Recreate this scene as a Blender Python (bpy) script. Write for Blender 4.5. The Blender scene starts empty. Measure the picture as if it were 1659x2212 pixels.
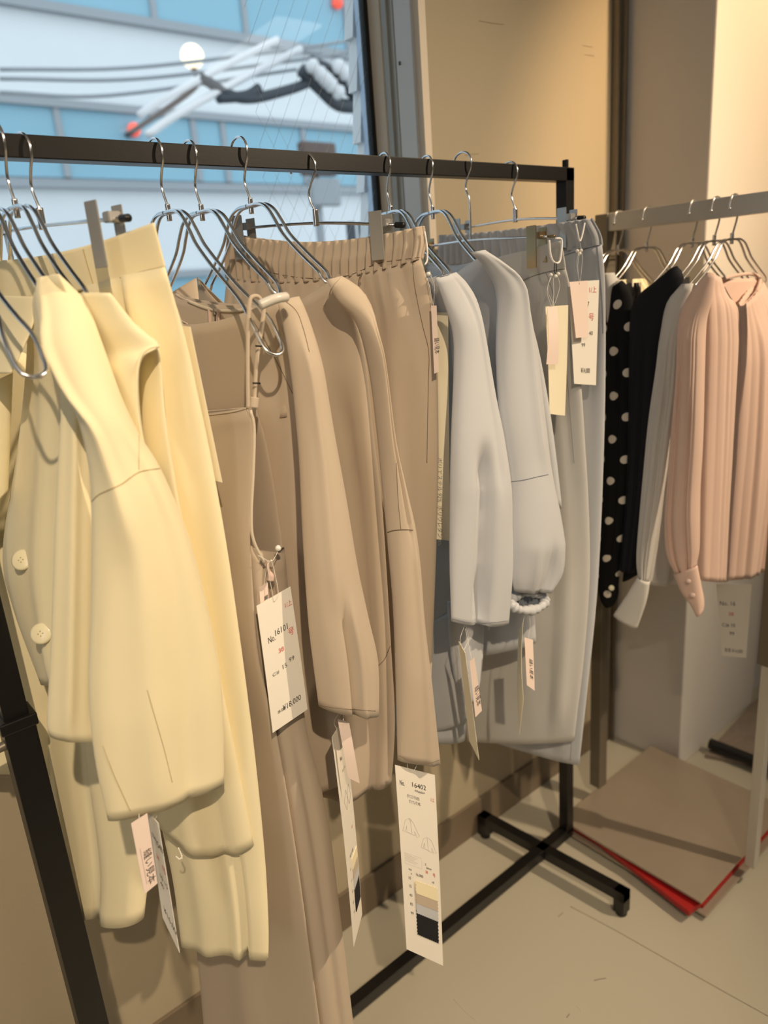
import bpy, bmesh, math, random
from mathutils import Vector as V, Matrix, noise as mnoise
from mathutils.bvhtree import BVHTree
random.seed(7)
S = bpy.context.scene
COL = S.collection

# ------------------------------------------------------------------ camera, world, lights, exposure
RW = ((0.7613012, -0.2434054, 0.6009777), (-0.6441877, -0.1784753, 0.7437531), (-0.0737739, -0.9533627, -0.2926722))
FPX, CX, CY, EYE = 1595.0, 829.5, 1106.0, 1.34
cd = bpy.data.cameras.new('camera')
cam = bpy.data.objects.new('camera', cd); COL.objects.link(cam)
cd.sensor_fit = 'HORIZONTAL'; cd.sensor_width = 36; cd.lens = 36 * FPX / 1659
cam.matrix_world = Matrix(((RW[0][0], -RW[0][1], -RW[0][2], 0), (RW[1][0], -RW[1][1], -RW[1][2], 0),
                           (RW[2][0], -RW[2][1], -RW[2][2], EYE), (0, 0, 0, 1)))
cd.clip_start = .02; cd.clip_end = 200
cd.dof.use_dof = True; cd.dof.focus_distance = 0.95; cd.dof.aperture_fstop = 4.8
S.camera = cam
S.view_settings.view_transform = 'Standard'; S.view_settings.look = 'None'
S.view_settings.exposure = 0.12; S.view_settings.gamma = 1.0
W = bpy.data.worlds.new('world'); S.world = W; W.use_nodes = True
bg = W.node_tree.nodes['Background']; bg.inputs[0].default_value = (.84, .93, .98, 1); bg.inputs[1].default_value = 1.38

def spot(name, loc, aim, energy, color, size=60, blend=.4, radius=.03):
    l = bpy.data.lights.new(name, 'SPOT'); l.energy = energy; l.color = color
    l.spot_size = math.radians(size); l.spot_blend = blend; l.shadow_soft_size = radius
    o = bpy.data.objects.new(name, l); COL.objects.link(o); o.location = loc
    o.rotation_euler = (V(aim) - V(loc)).to_track_quat('-Z', 'Y').to_euler(); return o
def area(name, loc, aim, energy, color, sx, sy):
    l = bpy.data.lights.new(name, 'AREA'); l.energy = energy; l.color = color; l.shape = 'RECTANGLE'; l.size = sx; l.size_y = sy
    o = bpy.data.objects.new(name, l); COL.objects.link(o); o.location = loc
    o.rotation_euler = (V(aim) - V(loc)).to_track_quat('-Z', 'Y').to_euler(); return o
WARM = (1.0, .79, .55)
spot('track_spotlight_a', (1.9, -.75, 2.62), (.85, .78, .8), 205, WARM, 68, 1.0, .02)
spot('track_spotlight_b', (-.35, -1.0, 2.62), (.22, .9, .5), 150, WARM, 50, .7, .02)
spot('track_spotlight_c', (1.92, -.12, 2.62), (1.86, .87, 1.72), 130, (1, .67, .36), 44, .8, .03)
for x, y, e, ax, ay in ((-.9, -.7, 6, -.9, -.6), (.6, -2.4, 5, .6, -2.3), (-2.0, -.9, 14, .9, .9), (2.6, -2.2, 4, 2.6, -2.1)):
    area('ambient_fill_panel', (x, y, 2.62), (ax, ay, .9), e, (1.0, .95, .88), .3, 2.2)  # unseen fill panels added to lift ambient light and brighten chrome reflections
pl = area('window_portal', (-.25, 1.262, 1.75), (-.25, 0, 1.75), 1, (1, 1, 1), 2.66, 1.9); pl.data.cycles.is_portal = True

# ------------------------------------------------------------------ measuring helpers: sight line of the lens -> point at a known depth
def ray(u, v):
    a, b = (u - CX) / FPX, (v - CY) / FPX
    return V((RW[0][0]*a + RW[0][1]*b + RW[0][2], RW[1][0]*a + RW[1][1]*b + RW[1][2], RW[2][0]*a + RW[2][1]*b + RW[2][2]))
CAM = V((0, 0, EYE))
def P(u, v, Y): r = ray(u, v); return CAM + r * (Y / r.y)
def PX(u, v, X): r = ray(u, v); return CAM + r * (X / r.x)
def PZ(u, v, Z): r = ray(u, v); return CAM + r * ((Z - EYE) / r.z)
def Y_(pts, Y): return [P(a[0], a[1], a[2] if len(a) > 2 else Y) for a in pts]
def X_(pts, X): return [PX(a[0], a[1], a[2] if len(a) > 2 else X) for a in pts]

# ------------------------------------------------------------------ materials
def lin(c): return tuple(((x/255)/12.92 if x/255 <= .04045 else ((x/255+.055)/1.055)**2.4) for x in c) + (1,)
MATS = {}
def mat(name, rgb, rough=.6, metal=0, bump=0, bscale=900, var=0, vscale=6, sheen=0, spec=.5, stretch=(1, 1, 1), coat=0, trans=0):
    if name in MATS: return MATS[name]
    m = bpy.data.materials.new(name); m.use_nodes = True; nt = m.node_tree; b = nt.nodes['Principled BSDF']
    b.inputs['Base Color'].default_value = lin(rgb); b.inputs['Roughness'].default_value = rough
    b.inputs['Metallic'].default_value = metal; b.inputs['Specular IOR Level'].default_value = spec
    b.inputs['Coat Weight'].default_value = coat
    if sheen: b.inputs['Sheen Weight'].default_value = sheen; b.inputs['Sheen Roughness'].default_value = .5
    if trans: b.inputs['Subsurface Weight'].default_value = 0
    tc = nt.nodes.new('ShaderNodeTexCoord')
    mp = nt.nodes.new('ShaderNodeMapping'); mp.inputs['Scale'].default_value = stretch
    nt.links.new(tc.outputs['Object'], mp.inputs[0])
    if var:
        n = nt.nodes.new('ShaderNodeTexNoise'); n.inputs['Scale'].default_value = vscale; n.inputs['Detail'].default_value = 5
        nt.links.new(mp.outputs[0], n.inputs[0])
        mx = nt.nodes.new('ShaderNodeMix'); mx.data_type = 'RGBA'
        mx.inputs[6].default_value = tuple(x * (1 - var) for x in lin(rgb)[:3]) + (1,)
        mx.inputs[7].default_value = tuple(min(1, x * (1 + var)) for x in lin(rgb)[:3]) + (1,)
        nt.links.new(n.outputs['Fac'], mx.inputs[0]); nt.links.new(mx.outputs[2], b.inputs['Base Color'])
    if bump:
        n2 = nt.nodes.new('ShaderNodeTexNoise'); n2.inputs['Scale'].default_value = bscale; n2.inputs['Detail'].default_value = 3
        nt.links.new(mp.outputs[0], n2.inputs[0])
        bp = nt.nodes.new('ShaderNodeBump'); bp.inputs['Strength'].default_value = bump; bp.inputs['Distance'].default_value = .001
        nt.links.new(n2.outputs['Fac'], bp.inputs['Height']); nt.links.new(bp.outputs[0], b.inputs['Normal'])
    MATS[name] = m; return m
def fabric(name, rgb, **k): return mat(name, rgb, rough=.85, bump=.12, bscale=1400, var=.03, vscale=9, sheen=.12, spec=.25, **k)
CREAM = fabric('cream_fabric', (240, 228, 190))
CREAM2 = fabric('cream_seam_crease_shade', (180, 162, 114))  # seam tone, also painted along creases as shade
TAUPE = fabric('beige_fabric', (190, 174, 154))
TAUPE2 = fabric('beige_seam', (120, 104, 86))
TAUPE_L = fabric('beige_binding', (206, 192, 172))
BLUE = fabric('blue_grey_fabric', (192, 194, 198))
BLUE2 = fabric('blue_grey_seam_shade', (118, 124, 134))  # seam tone, reused as painted shade inside the puff cuff
GREIGE = fabric('greige_fabric', (196, 194, 190))
GREIGE2 = fabric('greige_seam', (128, 125, 120))
PINK = fabric('pink_fabric', (230, 198, 180))
PINK2 = fabric('pink_seam', (180, 135, 115))
PALE = fabric('pale_grey_fabric', (206, 202, 196))
WHITEF = fabric('white_fabric', (226, 222, 214))
NAVY = mat('navy_fabric', (17, 18, 26), rough=.75, bump=.1, spec=.3)
TAPE = mat('zip_tape', (205, 178, 165), rough=.8)
CHROME = mat('polished_chrome', (226, 226, 228), rough=.2, metal=1)
STEEL = mat('brushed_steel', (214, 211, 204), rough=.4, metal=.55, bump=.25, bscale=90, stretch=(1, 14, 14))
STEEL_D = mat('dull_steel', (132, 124, 110), rough=.45, metal=.6, var=.15, vscale=12)
CLIP = mat('clip_steel', (190, 188, 184), rough=.32, metal=.6, bump=.1, bscale=700)
GOLD = mat('antique_brass_plate', (172, 152, 118), rough=.32, metal=1, bump=.1, bscale=700)
RUBBER = mat('black_rubber', (14, 13, 13), rough=.45)
BLACK = mat('black_painted_steel', (15, 13, 12), rough=.38, bump=.05, bscale=300)
PAPER = mat('white_card', (240, 234, 222), rough=.55, var=.01)
IVORY = mat('ivory_card', (238, 228, 200), rough=.5)
PINKP = mat('pale_pink_card', (240, 219, 206), rough=.55)
INK = mat('black_ink', (22, 20, 20), rough=.6)
GREYINK = mat('grey_ink', (120, 116, 110), rough=.6)
RED = mat('red_ink', (205, 48, 44), rough=.6)
THREAD = mat('clear_nylon', (232, 228, 220), rough=.3)
SILI = mat('clear_silicone', (208, 204, 194), rough=.3)
RIBBON = mat('white_ribbon', (238, 232, 226), rough=.5, sheen=.2)
PIN = mat('dark_pin', (60, 58, 56), rough=.3, metal=1)
BTN = mat('cream_button', (236, 226, 190), rough=.25, spec=.6)
WALL = mat('beige_painted_wall', (176, 163, 138), rough=.72, bump=.35, bscale=160, var=.02, vscale=3)
WHITE = mat('white_painted_panel', (212, 208, 202), rough=.6, bump=.06, bscale=120)
BASEB = mat('grey_brown_vinyl_base', (116, 102, 84), rough=.5, var=.06, vscale=8)
CEIL = mat('ceiling_paint', (236, 230, 220), rough=.8)
ALU = mat('grey_aluminium', (176, 176, 170), rough=.42, metal=.2)
ALU_L = mat('pale_blue_painted_frame', (222, 226, 230), rough=.45)
JAMB = mat('cream_painted_jamb', (222, 210, 192), rough=.55)
GASKET = mat('black_gasket', (16, 16, 17), rough=.5)
PLATE = mat('bronze_steel_plate', (166, 152, 134), rough=.36, metal=.35, var=.12, vscale=7, bump=.08, bscale=60)
REDB = mat('red_board', (158, 26, 24), rough=.5)
RUG = mat('grey_brown_rug', (138, 124, 110), rough=.95, bump=.9, bscale=240, var=.3, vscale=55)
EXT_W = mat('pale_facade', (226, 230, 232), rough=.8, var=.03, vscale=5)
EXT_B = mat('blue_glass_band', (140, 184, 202), rough=.35, var=.12, vscale=.7)
EXT_D = mat('grey_ledge', (160, 165, 170), rough=.7)
CABLE = mat('pale_cable_sheath', (226, 226, 228), rough=.6)
DARKI = mat('dark_insulator', (58, 64, 72), rough=.5)
BROWNI = mat('brown_metal', (104, 86, 80), rough=.6)
SIDING = mat('white_siding', (238, 240, 242), rough=.7)
SIDING_B = mat('pale_blue_trim', (190, 210, 232), rough=.6)
ROAD = mat('asphalt', (90, 92, 96), rough=.9)

def emis(name, rgb, s):
    m = bpy.data.materials.new(name); m.use_nodes = True; b = m.node_tree.nodes['Principled BSDF']
    b.inputs['Base Color'].default_value = lin(rgb); b.inputs['Emission Color'].default_value = lin(rgb); b.inputs['Emission Strength'].default_value = s; return m

def floor_mat():
    m = mat('epoxy_floor', (180, 173, 155), rough=.32, var=.05, vscale=2.2, bump=.04, bscale=25)
    nt = m.node_tree; b = nt.nodes['Principled BSDF']
    n = nt.nodes.new('ShaderNodeTexNoise'); n.inputs['Scale'].default_value = 5; n.inputs['Detail'].default_value = 6
    mr = nt.nodes.new('ShaderNodeMapRange'); mr.inputs[3].default_value = .24; mr.inputs[4].default_value = .46
    nt.links.new(n.outputs['Fac'], mr.inputs[0]); nt.links.new(mr.outputs[0], b.inputs['Roughness']); return m
def glass_mat():
    m = bpy.data.materials.new('window_glass'); m.use_nodes = True; nt = m.node_tree; nt.nodes.clear()
    o = nt.nodes.new('ShaderNodeOutputMaterial'); t = nt.nodes.new('ShaderNodeBsdfTransparent'); g = nt.nodes.new('ShaderNodeBsdfGlossy')
    t.inputs[0].default_value = (.95, .98, 1, 1); g.inputs['Roughness'].default_value = .01
    fr = nt.nodes.new('ShaderNodeFresnel'); fr.inputs[0].default_value = 1.35; mx = nt.nodes.new('ShaderNodeMixShader')
    nt.links.new(fr.outputs[0], mx.inputs[0]); nt.links.new(t.outputs[0], mx.inputs[1]); nt.links.new(g.outputs[0], mx.inputs[2]); nt.links.new(mx.outputs[0], o.inputs[0]); return m
def sheer_mat(name, rgb, alpha):
    m = bpy.data.materials.new(name); m.use_nodes = True; b = m.node_tree.nodes['Principled BSDF']
    b.inputs['Base Color'].default_value = lin(rgb); b.inputs['Roughness'].default_value = .7; b.inputs['Alpha'].default_value = alpha; return m
def dot_mat():
    m = mat('polka_dot_chiffon', (13, 12, 14), rough=.8, spec=.25); nt = m.node_tree; b = nt.nodes['Principled BSDF']
    uv = nt.nodes.new('ShaderNodeUVMap'); mp = nt.nodes.new('ShaderNodeMapping'); mp.inputs['Scale'].default_value = (19, 12, 1)
    nt.links.new(uv.outputs[0], mp.inputs[0])
    outs = []
    for off in ((0, 0, 0), (.5, .5, 0)):
        a = nt.nodes.new('ShaderNodeVectorMath'); a.operation = 'ADD'; a.inputs[1].default_value = off; nt.links.new(mp.outputs[0], a.inputs[0])
        f = nt.nodes.new('ShaderNodeVectorMath'); f.operation = 'FRACTION'; nt.links.new(a.outputs[0], f.inputs[0])
        s = nt.nodes.new('ShaderNodeVectorMath'); s.operation = 'SUBTRACT'; s.inputs[1].default_value = (.5, .5, 0); nt.links.new(f.outputs[0], s.inputs[0])
        c = nt.nodes.new('ShaderNodeVectorMath'); c.operation = 'MULTIPLY'; c.inputs[1].default_value = (1/19, 1/12, 0); nt.links.new(s.outputs[0], c.inputs[0])
        l = nt.nodes.new('ShaderNodeVectorMath'); l.operation = 'LENGTH'; nt.links.new(c.outputs[0], l.inputs[0]); outs.append(l.outputs['Value'])
    mn = nt.nodes.new('ShaderNodeMath'); mn.operation = 'MINIMUM'; nt.links.new(outs[0], mn.inputs[0]); nt.links.new(outs[1], mn.inputs[1])
    lt = nt.nodes.new('ShaderNodeMath'); lt.operation = 'LESS_THAN'; lt.inputs[1].default_value = .0082; nt.links.new(mn.outputs[0], lt.inputs[0])
    mx = nt.nodes.new('ShaderNodeMix'); mx.data_type = 'RGBA'; mx.inputs[6].default_value = lin((13, 12, 14)); mx.inputs[7].default_value = lin((226, 216, 200))
    nt.links.new(lt.outputs[0], mx.inputs[0]); nt.links.new(mx.outputs[2], b.inputs['Base Color']); return m

# ------------------------------------------------------------------ object helpers
def root(name, loc, label, cat, group=None):
    o = bpy.data.objects.new(name, None); COL.objects.link(o); o.location = loc; o.empty_display_size = .03
    o['label'] = label; o['category'] = cat
    if group: o['group'] = group
    return o
def tag(o, label, cat, group=None):
    o['label'] = label; o['category'] = cat
    if group: o['group'] = group
    return o
def link(name, me, m, parent=None, smooth=True):
    o = bpy.data.objects.new(name, me); COL.objects.link(o)
    if m: me.materials.append(m)
    if smooth:
        for p in me.polygons: p.use_smooth = True
    if parent:
        w = V((0, 0, 0)); q = parent
        while q: w = w + q.location; q = q.parent
        for v in me.vertices: v.co = v.co - w
        o.parent = parent
    return o
def meshobj(name, vs, fs, m, parent=None, smooth=True):
    me = bpy.data.meshes.new(name); me.from_pydata([tuple(v) for v in vs], [], fs); me.update()
    return link(name, me, m, parent, smooth)
def struct(o): o['kind'] = 'structure'; return o
def boxes(name, bl, m, parent=None, bevel=0):
    bm = bmesh.new()
    for a, b in bl:
        r = bmesh.ops.create_cube(bm, size=1)
        for v in r['verts']: v.co = V([(a[i] + b[i]) / 2 + v.co[i] * (b[i] - a[i]) for i in range(3)])
    if bevel: bmesh.ops.bevel(bm, geom=bm.edges[:], offset=bevel, segments=2, affect='EDGES', profile=.5)
    me = bpy.data.meshes.new(name); bm.to_mesh(me); bm.free(); return link(name, me, m, parent, False)
def cr(pts, n):
    """Catmull-Rom through pts, resampled to n points by arc length"""
    if len(pts) == 1: return [pts[0].copy() for _ in range(n)]
    dense = []; q = [pts[0]*2 - pts[1]] + list(pts) + [pts[-1]*2 - pts[-2]]
    for i in range(1, len(q) - 2):
        a, b, c, d = q[i-1], q[i], q[i+1], q[i+2]
        for k in range(14):
            t = k / 14; dense.append(.5*((2*b) + (c - a)*t + (2*a - 5*b + 4*c - d)*t*t + (3*b - a - 3*c + d)*t**3))
    dense.append(pts[-1].copy())
    L = [0]
    for i in range(1, len(dense)): L.append(L[-1] + (dense[i] - dense[i-1]).length)
    out = []; j = 0
    for k in range(n):
        t = L[-1] * k / (n - 1)
        while j < len(L) - 2 and L[j+1] < t: j += 1
        w = (t - L[j]) / max(1e-9, L[j+1] - L[j]); out.append(dense[j].lerp(dense[j+1], min(1, max(0, w))))
    return out
def wire_geo(pts, r, n=8, vs=None, fs=None, closed=False):
    vs = [] if vs is None else vs; fs = [] if fs is None else fs
    base = len(vs); up = V((0.13, .21, 1)).normalized(); N = len(pts); prev = None
    for i, p in enumerate(pts):
        if closed: d = pts[(i+1) % N] - pts[i-1]
        else: d = pts[min(i+1, N-1)] - pts[max(i-1, 0)]
        d = d.normalized() if d.length > 0 else V((0, 0, 1))
        if prev is None:
            a = d.cross(up)
            if a.length < .05: a = d.cross(V((1, 0, 0)))
            a.normalize()
        else:
            a = prev - d * prev.dot(d); a.normalize()
        prev = a; b = d.cross(a); rr = r(i / (N - 1)) if callable(r) else r
        for k in range(n): t = 2*math.pi*k/n; vs.append(p + (a*math.cos(t) + b*math.sin(t)) * rr)
    for i in range(N if closed else N - 1):
        for k in range(n):
            i2 = (i+1) % N; fs.append((base+i*n+k, base+i*n+(k+1) % n, base+i2*n+(k+1) % n, base+i2*n+k))
    if not closed: fs.append(tuple(base + k for k in range(n))[::-1]); fs.append(tuple(base + (N-1)*n + k for k in range(n)))
    return vs, fs
def wire(name, pts, r, m, parent=None, n=8, res=None, closed=False, smooth=True):
    pts = cr([V(p) for p in pts], res or max(8, len(pts)*7)) if smooth else [V(p) for p in pts]
    vs, fs = wire_geo(pts, r, n, closed=closed); return meshobj(name, vs, fs, m, parent)
def wires(name, plist, r, m, parent=None, n=6, smooth=True):
    vs, fs = [], []
    for p in plist:
        p = cr([V(q) for q in p], max(8, len(p)*6)) if smooth else [V(q) for q in p]
        wire_geo(p, r, n, vs, fs)
    return meshobj(name, vs, fs, m, parent)
def sst(a, b, x):
    t = min(1, max(0, (x - a) / (b - a) if b != a else (x >= a))); return t*t*(3 - 2*t)
SURF = {}
def tube(name, L, R, m, parent, d=.02, back=.6, M=44, N=30, folds=(), gather=None, sag=0, hemsag=0, topsag=0, cap=True, amp=.0016, sheet=False, thick=.0012, key=None, seed=0, dots=False, flat=1.0, bow=0):
    """cloth form between two side edges L and R (lists of points); d = half depth (number or [(t,d)..]);
    folds = (pos, height, width, t0, t1, drift); gather = (count, height, t0, t1)"""
    L = cr(L, M); R = cr(R, M); vs = []; uvs = []
    def dd(t):
        if not isinstance(d, (list, tuple)): return d
        for (t0, a), (t1, b) in zip(d, d[1:]):
            if t <= t1: return a + (b - a) * (t - t0) / max(1e-6, t1 - t0)
        return d[-1][1]
    nb = 0 if sheet else N
    ln = 0
    for i in range(M):
        t = i / (M - 1); l, r = L[i], R[i]; c = (l + r) / 2; a = (r - l) / 2
        if i: ln += ((L[i] + R[i]) / 2 - (L[i-1] + R[i-1]) / 2).length
        n = CAM - c; n.z = 0; ah = V((a.x, a.y, 0))
        if ah.length > 1e-6: ah.normalize(); n = n - ah * n.dot(ah)
        n.normalize(); D = dd(t)
        for k in range(N + nb if not sheet else N + 1):
            front = k <= N
            ph = math.pi * k / N if front else math.pi * (k - N) / N
            x = -math.cos(ph) if front else math.cos(ph); s = math.sin(ph) ** flat
            off = s * D if front else -s * D * back
            xs = (x + 1) / 2
            if front:
                for f in folds:
                    p0, h, w = f[:3]; t0, t1 = (f[3], f[4]) if len(f) > 4 else (0, 1); dr = f[5] if len(f) > 5 else 0
                    e = sst(t0 - .06, t0 + .06, t) * (1 - sst(t1 - .06, t1 + .06, t)) if len(f) > 4 else 1
                    off += h * e * math.exp(-((xs - p0 - dr * t) / w) ** 2)
            if gather:
                g0, h, t0, t1 = gather[:4]
                e = sst(t0 - .08, t0 + .02, t) * (1 - sst(t1 - .02, t1 + .12, t)) if t0 > 0 else 1 - sst(t1 - .02, t1 + .12, t)
                if t1 >= 1: e = sst(t0 - .08, t0 + .02, t) if t0 > 0 else 1
                wob = mnoise.noise(V((xs * 4.1 + seed, t * .15 * (1 if t1 < 1 or t0 > 0 or g0 > 12 else 3), seed))) * 2.2
                off += (1 if front else -1) * h * e * (abs(math.sin(xs * g0 * math.pi + wob * 1.1 + (0 if front else 1))) ** .8 * 2 - 1.2) * (.6 + .8 * abs(mnoise.noise(V((xs * 9 + seed, 3, t * .6)))))
            p = c + a * x + n * off
            if amp: p = p + n * (amp * 2 * mnoise.noise(V((p.x * 9 + seed * 3.3, p.y * 9, p.z * 2.6))) * s)
            if sag: p.z -= sag * (1 - x * x)
            if hemsag: p.z -= hemsag * (1 - x * x) * sst(.55, 1, t)
            if topsag: p.z -= topsag * (1 - x * x) * (1 - sst(0, .09, t))
            if bow: p = p + n * bow * math.sin(math.pi * t) * s
            vs.append(p); uvs.append((a.length * 2 * (xs if front else 2 - xs), ln))
    K = N + 1 if sheet else 2 * N; fs = []
    for i in range(M - 1):
        for k in range(K - 1 if sheet else K):
            k2 = (k + 1) % K; fs.append((i*K + k, (i+1)*K + k, (i+1)*K + k2, i*K + k2))
    if cap and not sheet: fs.append(tuple(range(K)))
    SURF[key or (parent.name + ':' + name if parent else name)] = ([v.copy() for v in vs], fs)
    me = bpy.data.meshes.new(name); me.from_pydata([tuple(v) for v in vs], [], fs); me.update()
    if dots:
        ul = me.uv_layers.new(name='UVMap')
        for lp in me.loops: ul.data[lp.index].uv = uvs[lp.vertex_index]
    o = link(name, me, m, parent)
    if thick:
        md = o.modifiers.new('thickness', 'SOLIDIFY'); md.thickness = thick; md.offset = -1
    return o
BV = {}
def hit(u, v, keys, off=.0005):
    r = ray(u, v).normalized(); best = None
    for k in keys:
        if k not in BV: BV[k] = BVHTree.FromPolygons(SURF[k][0], SURF[k][1])
        h = BV[k].ray_cast(CAM, r)
        if h[0] and (best is None or h[3] < best[3]): best = h
    if best is None: return None, None
    n = best[1]
    if n.dot(r) > 0: n = -n
    return best[0] + n * off, n
def seam(pxs, keys, m, parent, r=.00055, name='seam', dash=False, res=36):
    pp = cr([V((a[0], a[1], 0)) for a in pxs], res); pts = [hit(p.x, p.y, keys, .0001)[0] for p in pp]; pts = [p for p in pts if p]
    if len(pts) < 4: print('SEAM MISS', parent.name, pxs[0]); return None
    good = [pts[0]]
    for p in pts[1:]:
        if (p - good[-1]).length < .05: good.append(p)
    if len(good) < 4: print('SEAM BROKEN', parent.name, pxs[0]); return None
    vs, fs = wire_geo(good, r, 5); return meshobj(name, vs, fs, m, parent)
def patch(name, c, nrm, up, w, h, t, m, parent=None, bevel=0, curve=0):
    """thin upright plate: centre, facing nrm, width w, height h, thickness t"""
    nrm = nrm.normalized(); up = (up - nrm * up.dot(nrm)).normalized(); sx = up.cross(nrm)
    bm = bmesh.new(); bmesh.ops.create_cube(bm, size=1)
    if bevel:
        for v in bm.verts: v.co = V((v.co.x * w, v.co.y * h, v.co.z * t))
        bmesh.ops.bevel(bm, geom=bm.edges[:], offset=bevel, segments=2, affect='EDGES')
    else:
        for v in bm.verts: v.co = V((v.co.x * w, v.co.y * h, v.co.z * t))
    for v in bm.verts: v.co = c + sx * v.co.x + up * v.co.y + nrm * v.co.z
    me = bpy.data.meshes.new(name); bm.to_mesh(me); bm.free(); return link(name, me, m, parent, False)

# ------------------------------------------------------------------ price cards
def text_mesh(s):
    cu = bpy.data.curves.new('t', 'FONT'); cu.body = s; cu.resolution_u = 2
    o = bpy.data.objects.new('t', cu); COL.objects.link(o); bpy.context.view_layer.update()
    me = bpy.data.meshes.new_from_object(o.evaluated_get(bpy.context.evaluated_depsgraph_get()))
    bpy.data.objects.remove(o); vs = [v.co.copy() for v in me.vertices]; fs = [tuple(p.vertices) for p in me.polygons]
    bpy.data.meshes.remove(me); return vs, fs
def bil(c, x, y, curl=0, nrm=None):
    p = (c[0]*(1-x) + c[1]*x)*(1-y) + (c[3]*(1-x) + c[2]*x)*y
    if curl and nrm is not None: p = p + nrm * curl * math.sin(math.pi * y)
    return p
def card(name, c, m, parent, texts=(), curl=0, lines=(), part='card'):
    """c = corners TL TR BR BL; texts = (string, x, y, height, material[, width factor]); x,y from top left in 0..1"""
    w = ((c[1]-c[0]).length + (c[2]-c[3]).length)/2; h = ((c[3]-c[0]).length + (c[2]-c[1]).length)/2
    n = (c[1]-c[0]).cross(c[3]-c[0]).normalized()
    if n.dot(CAM - c[0]) < 0: n = -n
    NX, NY = 4, 14; vs, fs = [], []
    for side in (0, 1):
        for j in range(NY+1):
            for i in range(NX+1): vs.append(bil(c, i/NX, j/NY, curl, n) + n * (.0003 if side == 0 else -.0003))
    K = (NX+1)*(NY+1)
    for j in range(NY):
        for i in range(NX):
            a = j*(NX+1)+i; q = (a, a+1, a+NX+2, a+NX+1); fs.append(q); fs.append(tuple(K+z for z in q[::-1]))
    rim = [i for i in range(NX+1)] + [j*(NX+1)+NX for j in range(1, NY+1)] + [NY*(NX+1)+i for i in range(NX-1, -1, -1)] + [j*(NX+1) for j in range(NY-1, 0, -1)]
    for i in range(len(rim)): a, b = rim[i], rim[(i+1) % len(rim)]; fs.append((b, a, K+a, K+b))
    o = meshobj(part, vs, fs, m, parent, smooth=False)
    by = {}
    for t in texts:
        s, x, y, th, mt = t[:5]; wf = t[5] if len(t) > 5 else 1; rot = t[6] if len(t) > 6 else 0
        tv, tf = text_mesh(s); sc = th * h / .7; V0, F0 = by.setdefault((mt.name, len(by)), ([], [])); b0 = 0
        for q in tv:
            dx, dy = q.x * sc * wf, q.y * sc
            if rot: dx, dy = (dy, -dx) if rot == 1 else (-dy, dx)
            V0.append(bil(c, x + dx/w, y - dy/h, curl, n) + n*.0006)
        F0 += [tuple(b0+z for z in f) for f in tf]
    for (pl_, mt, r) in lines:
        V0, F0 = by.setdefault((mt.name, 'drawing'), ([], [])); wire_geo([bil(c, x, y, curl, n) + n*.0005 for x, y in pl_], r, 4, V0, F0)
    for k, (V0, F0) in by.items(): meshobj('printed_drawing' if k[1] == 'drawing' else 'printed_text', V0, F0, MATS[k[0]], o if part != 'card' or parent is None else parent, smooth=False)
    return o, n
def quad(pts, Y): return [P(a[0], a[1], a[2] if len(a) > 2 else Y) for a in pts]

# ------------------------------------------------------------------ the setting
WY, JX, SILL = 1.10, 1.055, .80
FLOOR = floor_mat()
struct(boxes('floor', [((-3, -4.5, -.1), (4.6, 1.35, 0))], FLOOR))
struct(boxes('ceiling', [((-3, -4.5, 2.7), (4.6, 1.35, 2.8))], CEIL))
struct(boxes('wall_back', [((-3, WY, 0), (JX, 1.25, SILL)), ((JX, WY, 0), (4.5, 1.25, 2.7)), ((-3, WY, 2.62), (JX, 1.25, 2.7)), ((-3, WY, SILL), (-1.6, 1.25, 2.62))], WALL))
struct(boxes('wall_left', [((-3.1, -4.5, 0), (-3, 1.34, 2.7))], WALL))
struct(boxes('wall_right', [((4.5, -4.5, 0), (4.6, 1.34, 2.7))], WHITE))
struct(boxes('wall_front', [((-3, -4.6, 0), (4.6, -4.5, 2.7))], WALL))
struct(boxes('wall_pillar', [((1.69, .874, 0), (2.13, WY - .002, 2.7))], WHITE, bevel=.004))
struct(boxes('baseboard_back', [((-3, WY - .007, 0), (1.69, WY + .001, .096))], BASEB, bevel=.002))
struct(boxes('trim_1', [((1.655, WY - .016, .0), (1.688, WY - .001, 2.7)), ((1.672, WY - .026, 0), (1.679, WY - .001, 2.7))], STEEL_D))
struct(boxes('trim_2', [((2.131, .91, 0), (2.9, .93, .42))], WHITE))
# window: reveal, frame, pane with wire
w1 = struct(boxes('window_1', [((JX - .004, 1.200, SILL), (JX + .012, 1.234, 2.62)), ((-1.6, 1.20, SILL - .03), (JX, 1.26, SILL + .012)), ((-1.6, 1.20, 2.58), (JX, 1.26, 2.62))], JAMB, bevel=.0015))
boxes('gasket', [((JX - .014, 1.233, SILL), (JX + .004, 1.247, 2.6))], GASKET, w1)
boxes('aluminium_channel', [((JX - .002, 1.162, SILL), (JX + .012, 1.200, 2.62)), ((JX - .007, 1.178, SILL), (JX + .002, 1.184, 2.62)), ((JX - .009, 1.158, SILL), (JX + .002, 1.163, 2.62))], ALU, w1, bevel=.001)
boxes('frame_face', [((JX - .008, 1.112, SILL), (JX + .012, 1.157, 2.62))], ALU_L, w1, bevel=.001)
boxes('frame_lip', [((JX - .002, WY - .003, SILL), (JX + .016, 1.112, 2.62))], JAMB, w1, bevel=.001)
boxes('sill', [((-1.6, WY - .004, SILL - .02), (JX, 1.20, SILL))], JAMB, w1, bevel=.002)
patch('screw', P(866, 155, 1.136).lerp(V((JX - .009, 1.147, 1.73)), 1), V((-1, 0, 0)), V((0, 0, 1)), .0035, .006, .001, GASKET, w1)
boxes('pane', [((-1.6, 1.2385, SILL + .005), (JX - .005, 1.2415, 2.6))], glass_mat(), w1)
vs, fs = [], []
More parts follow.
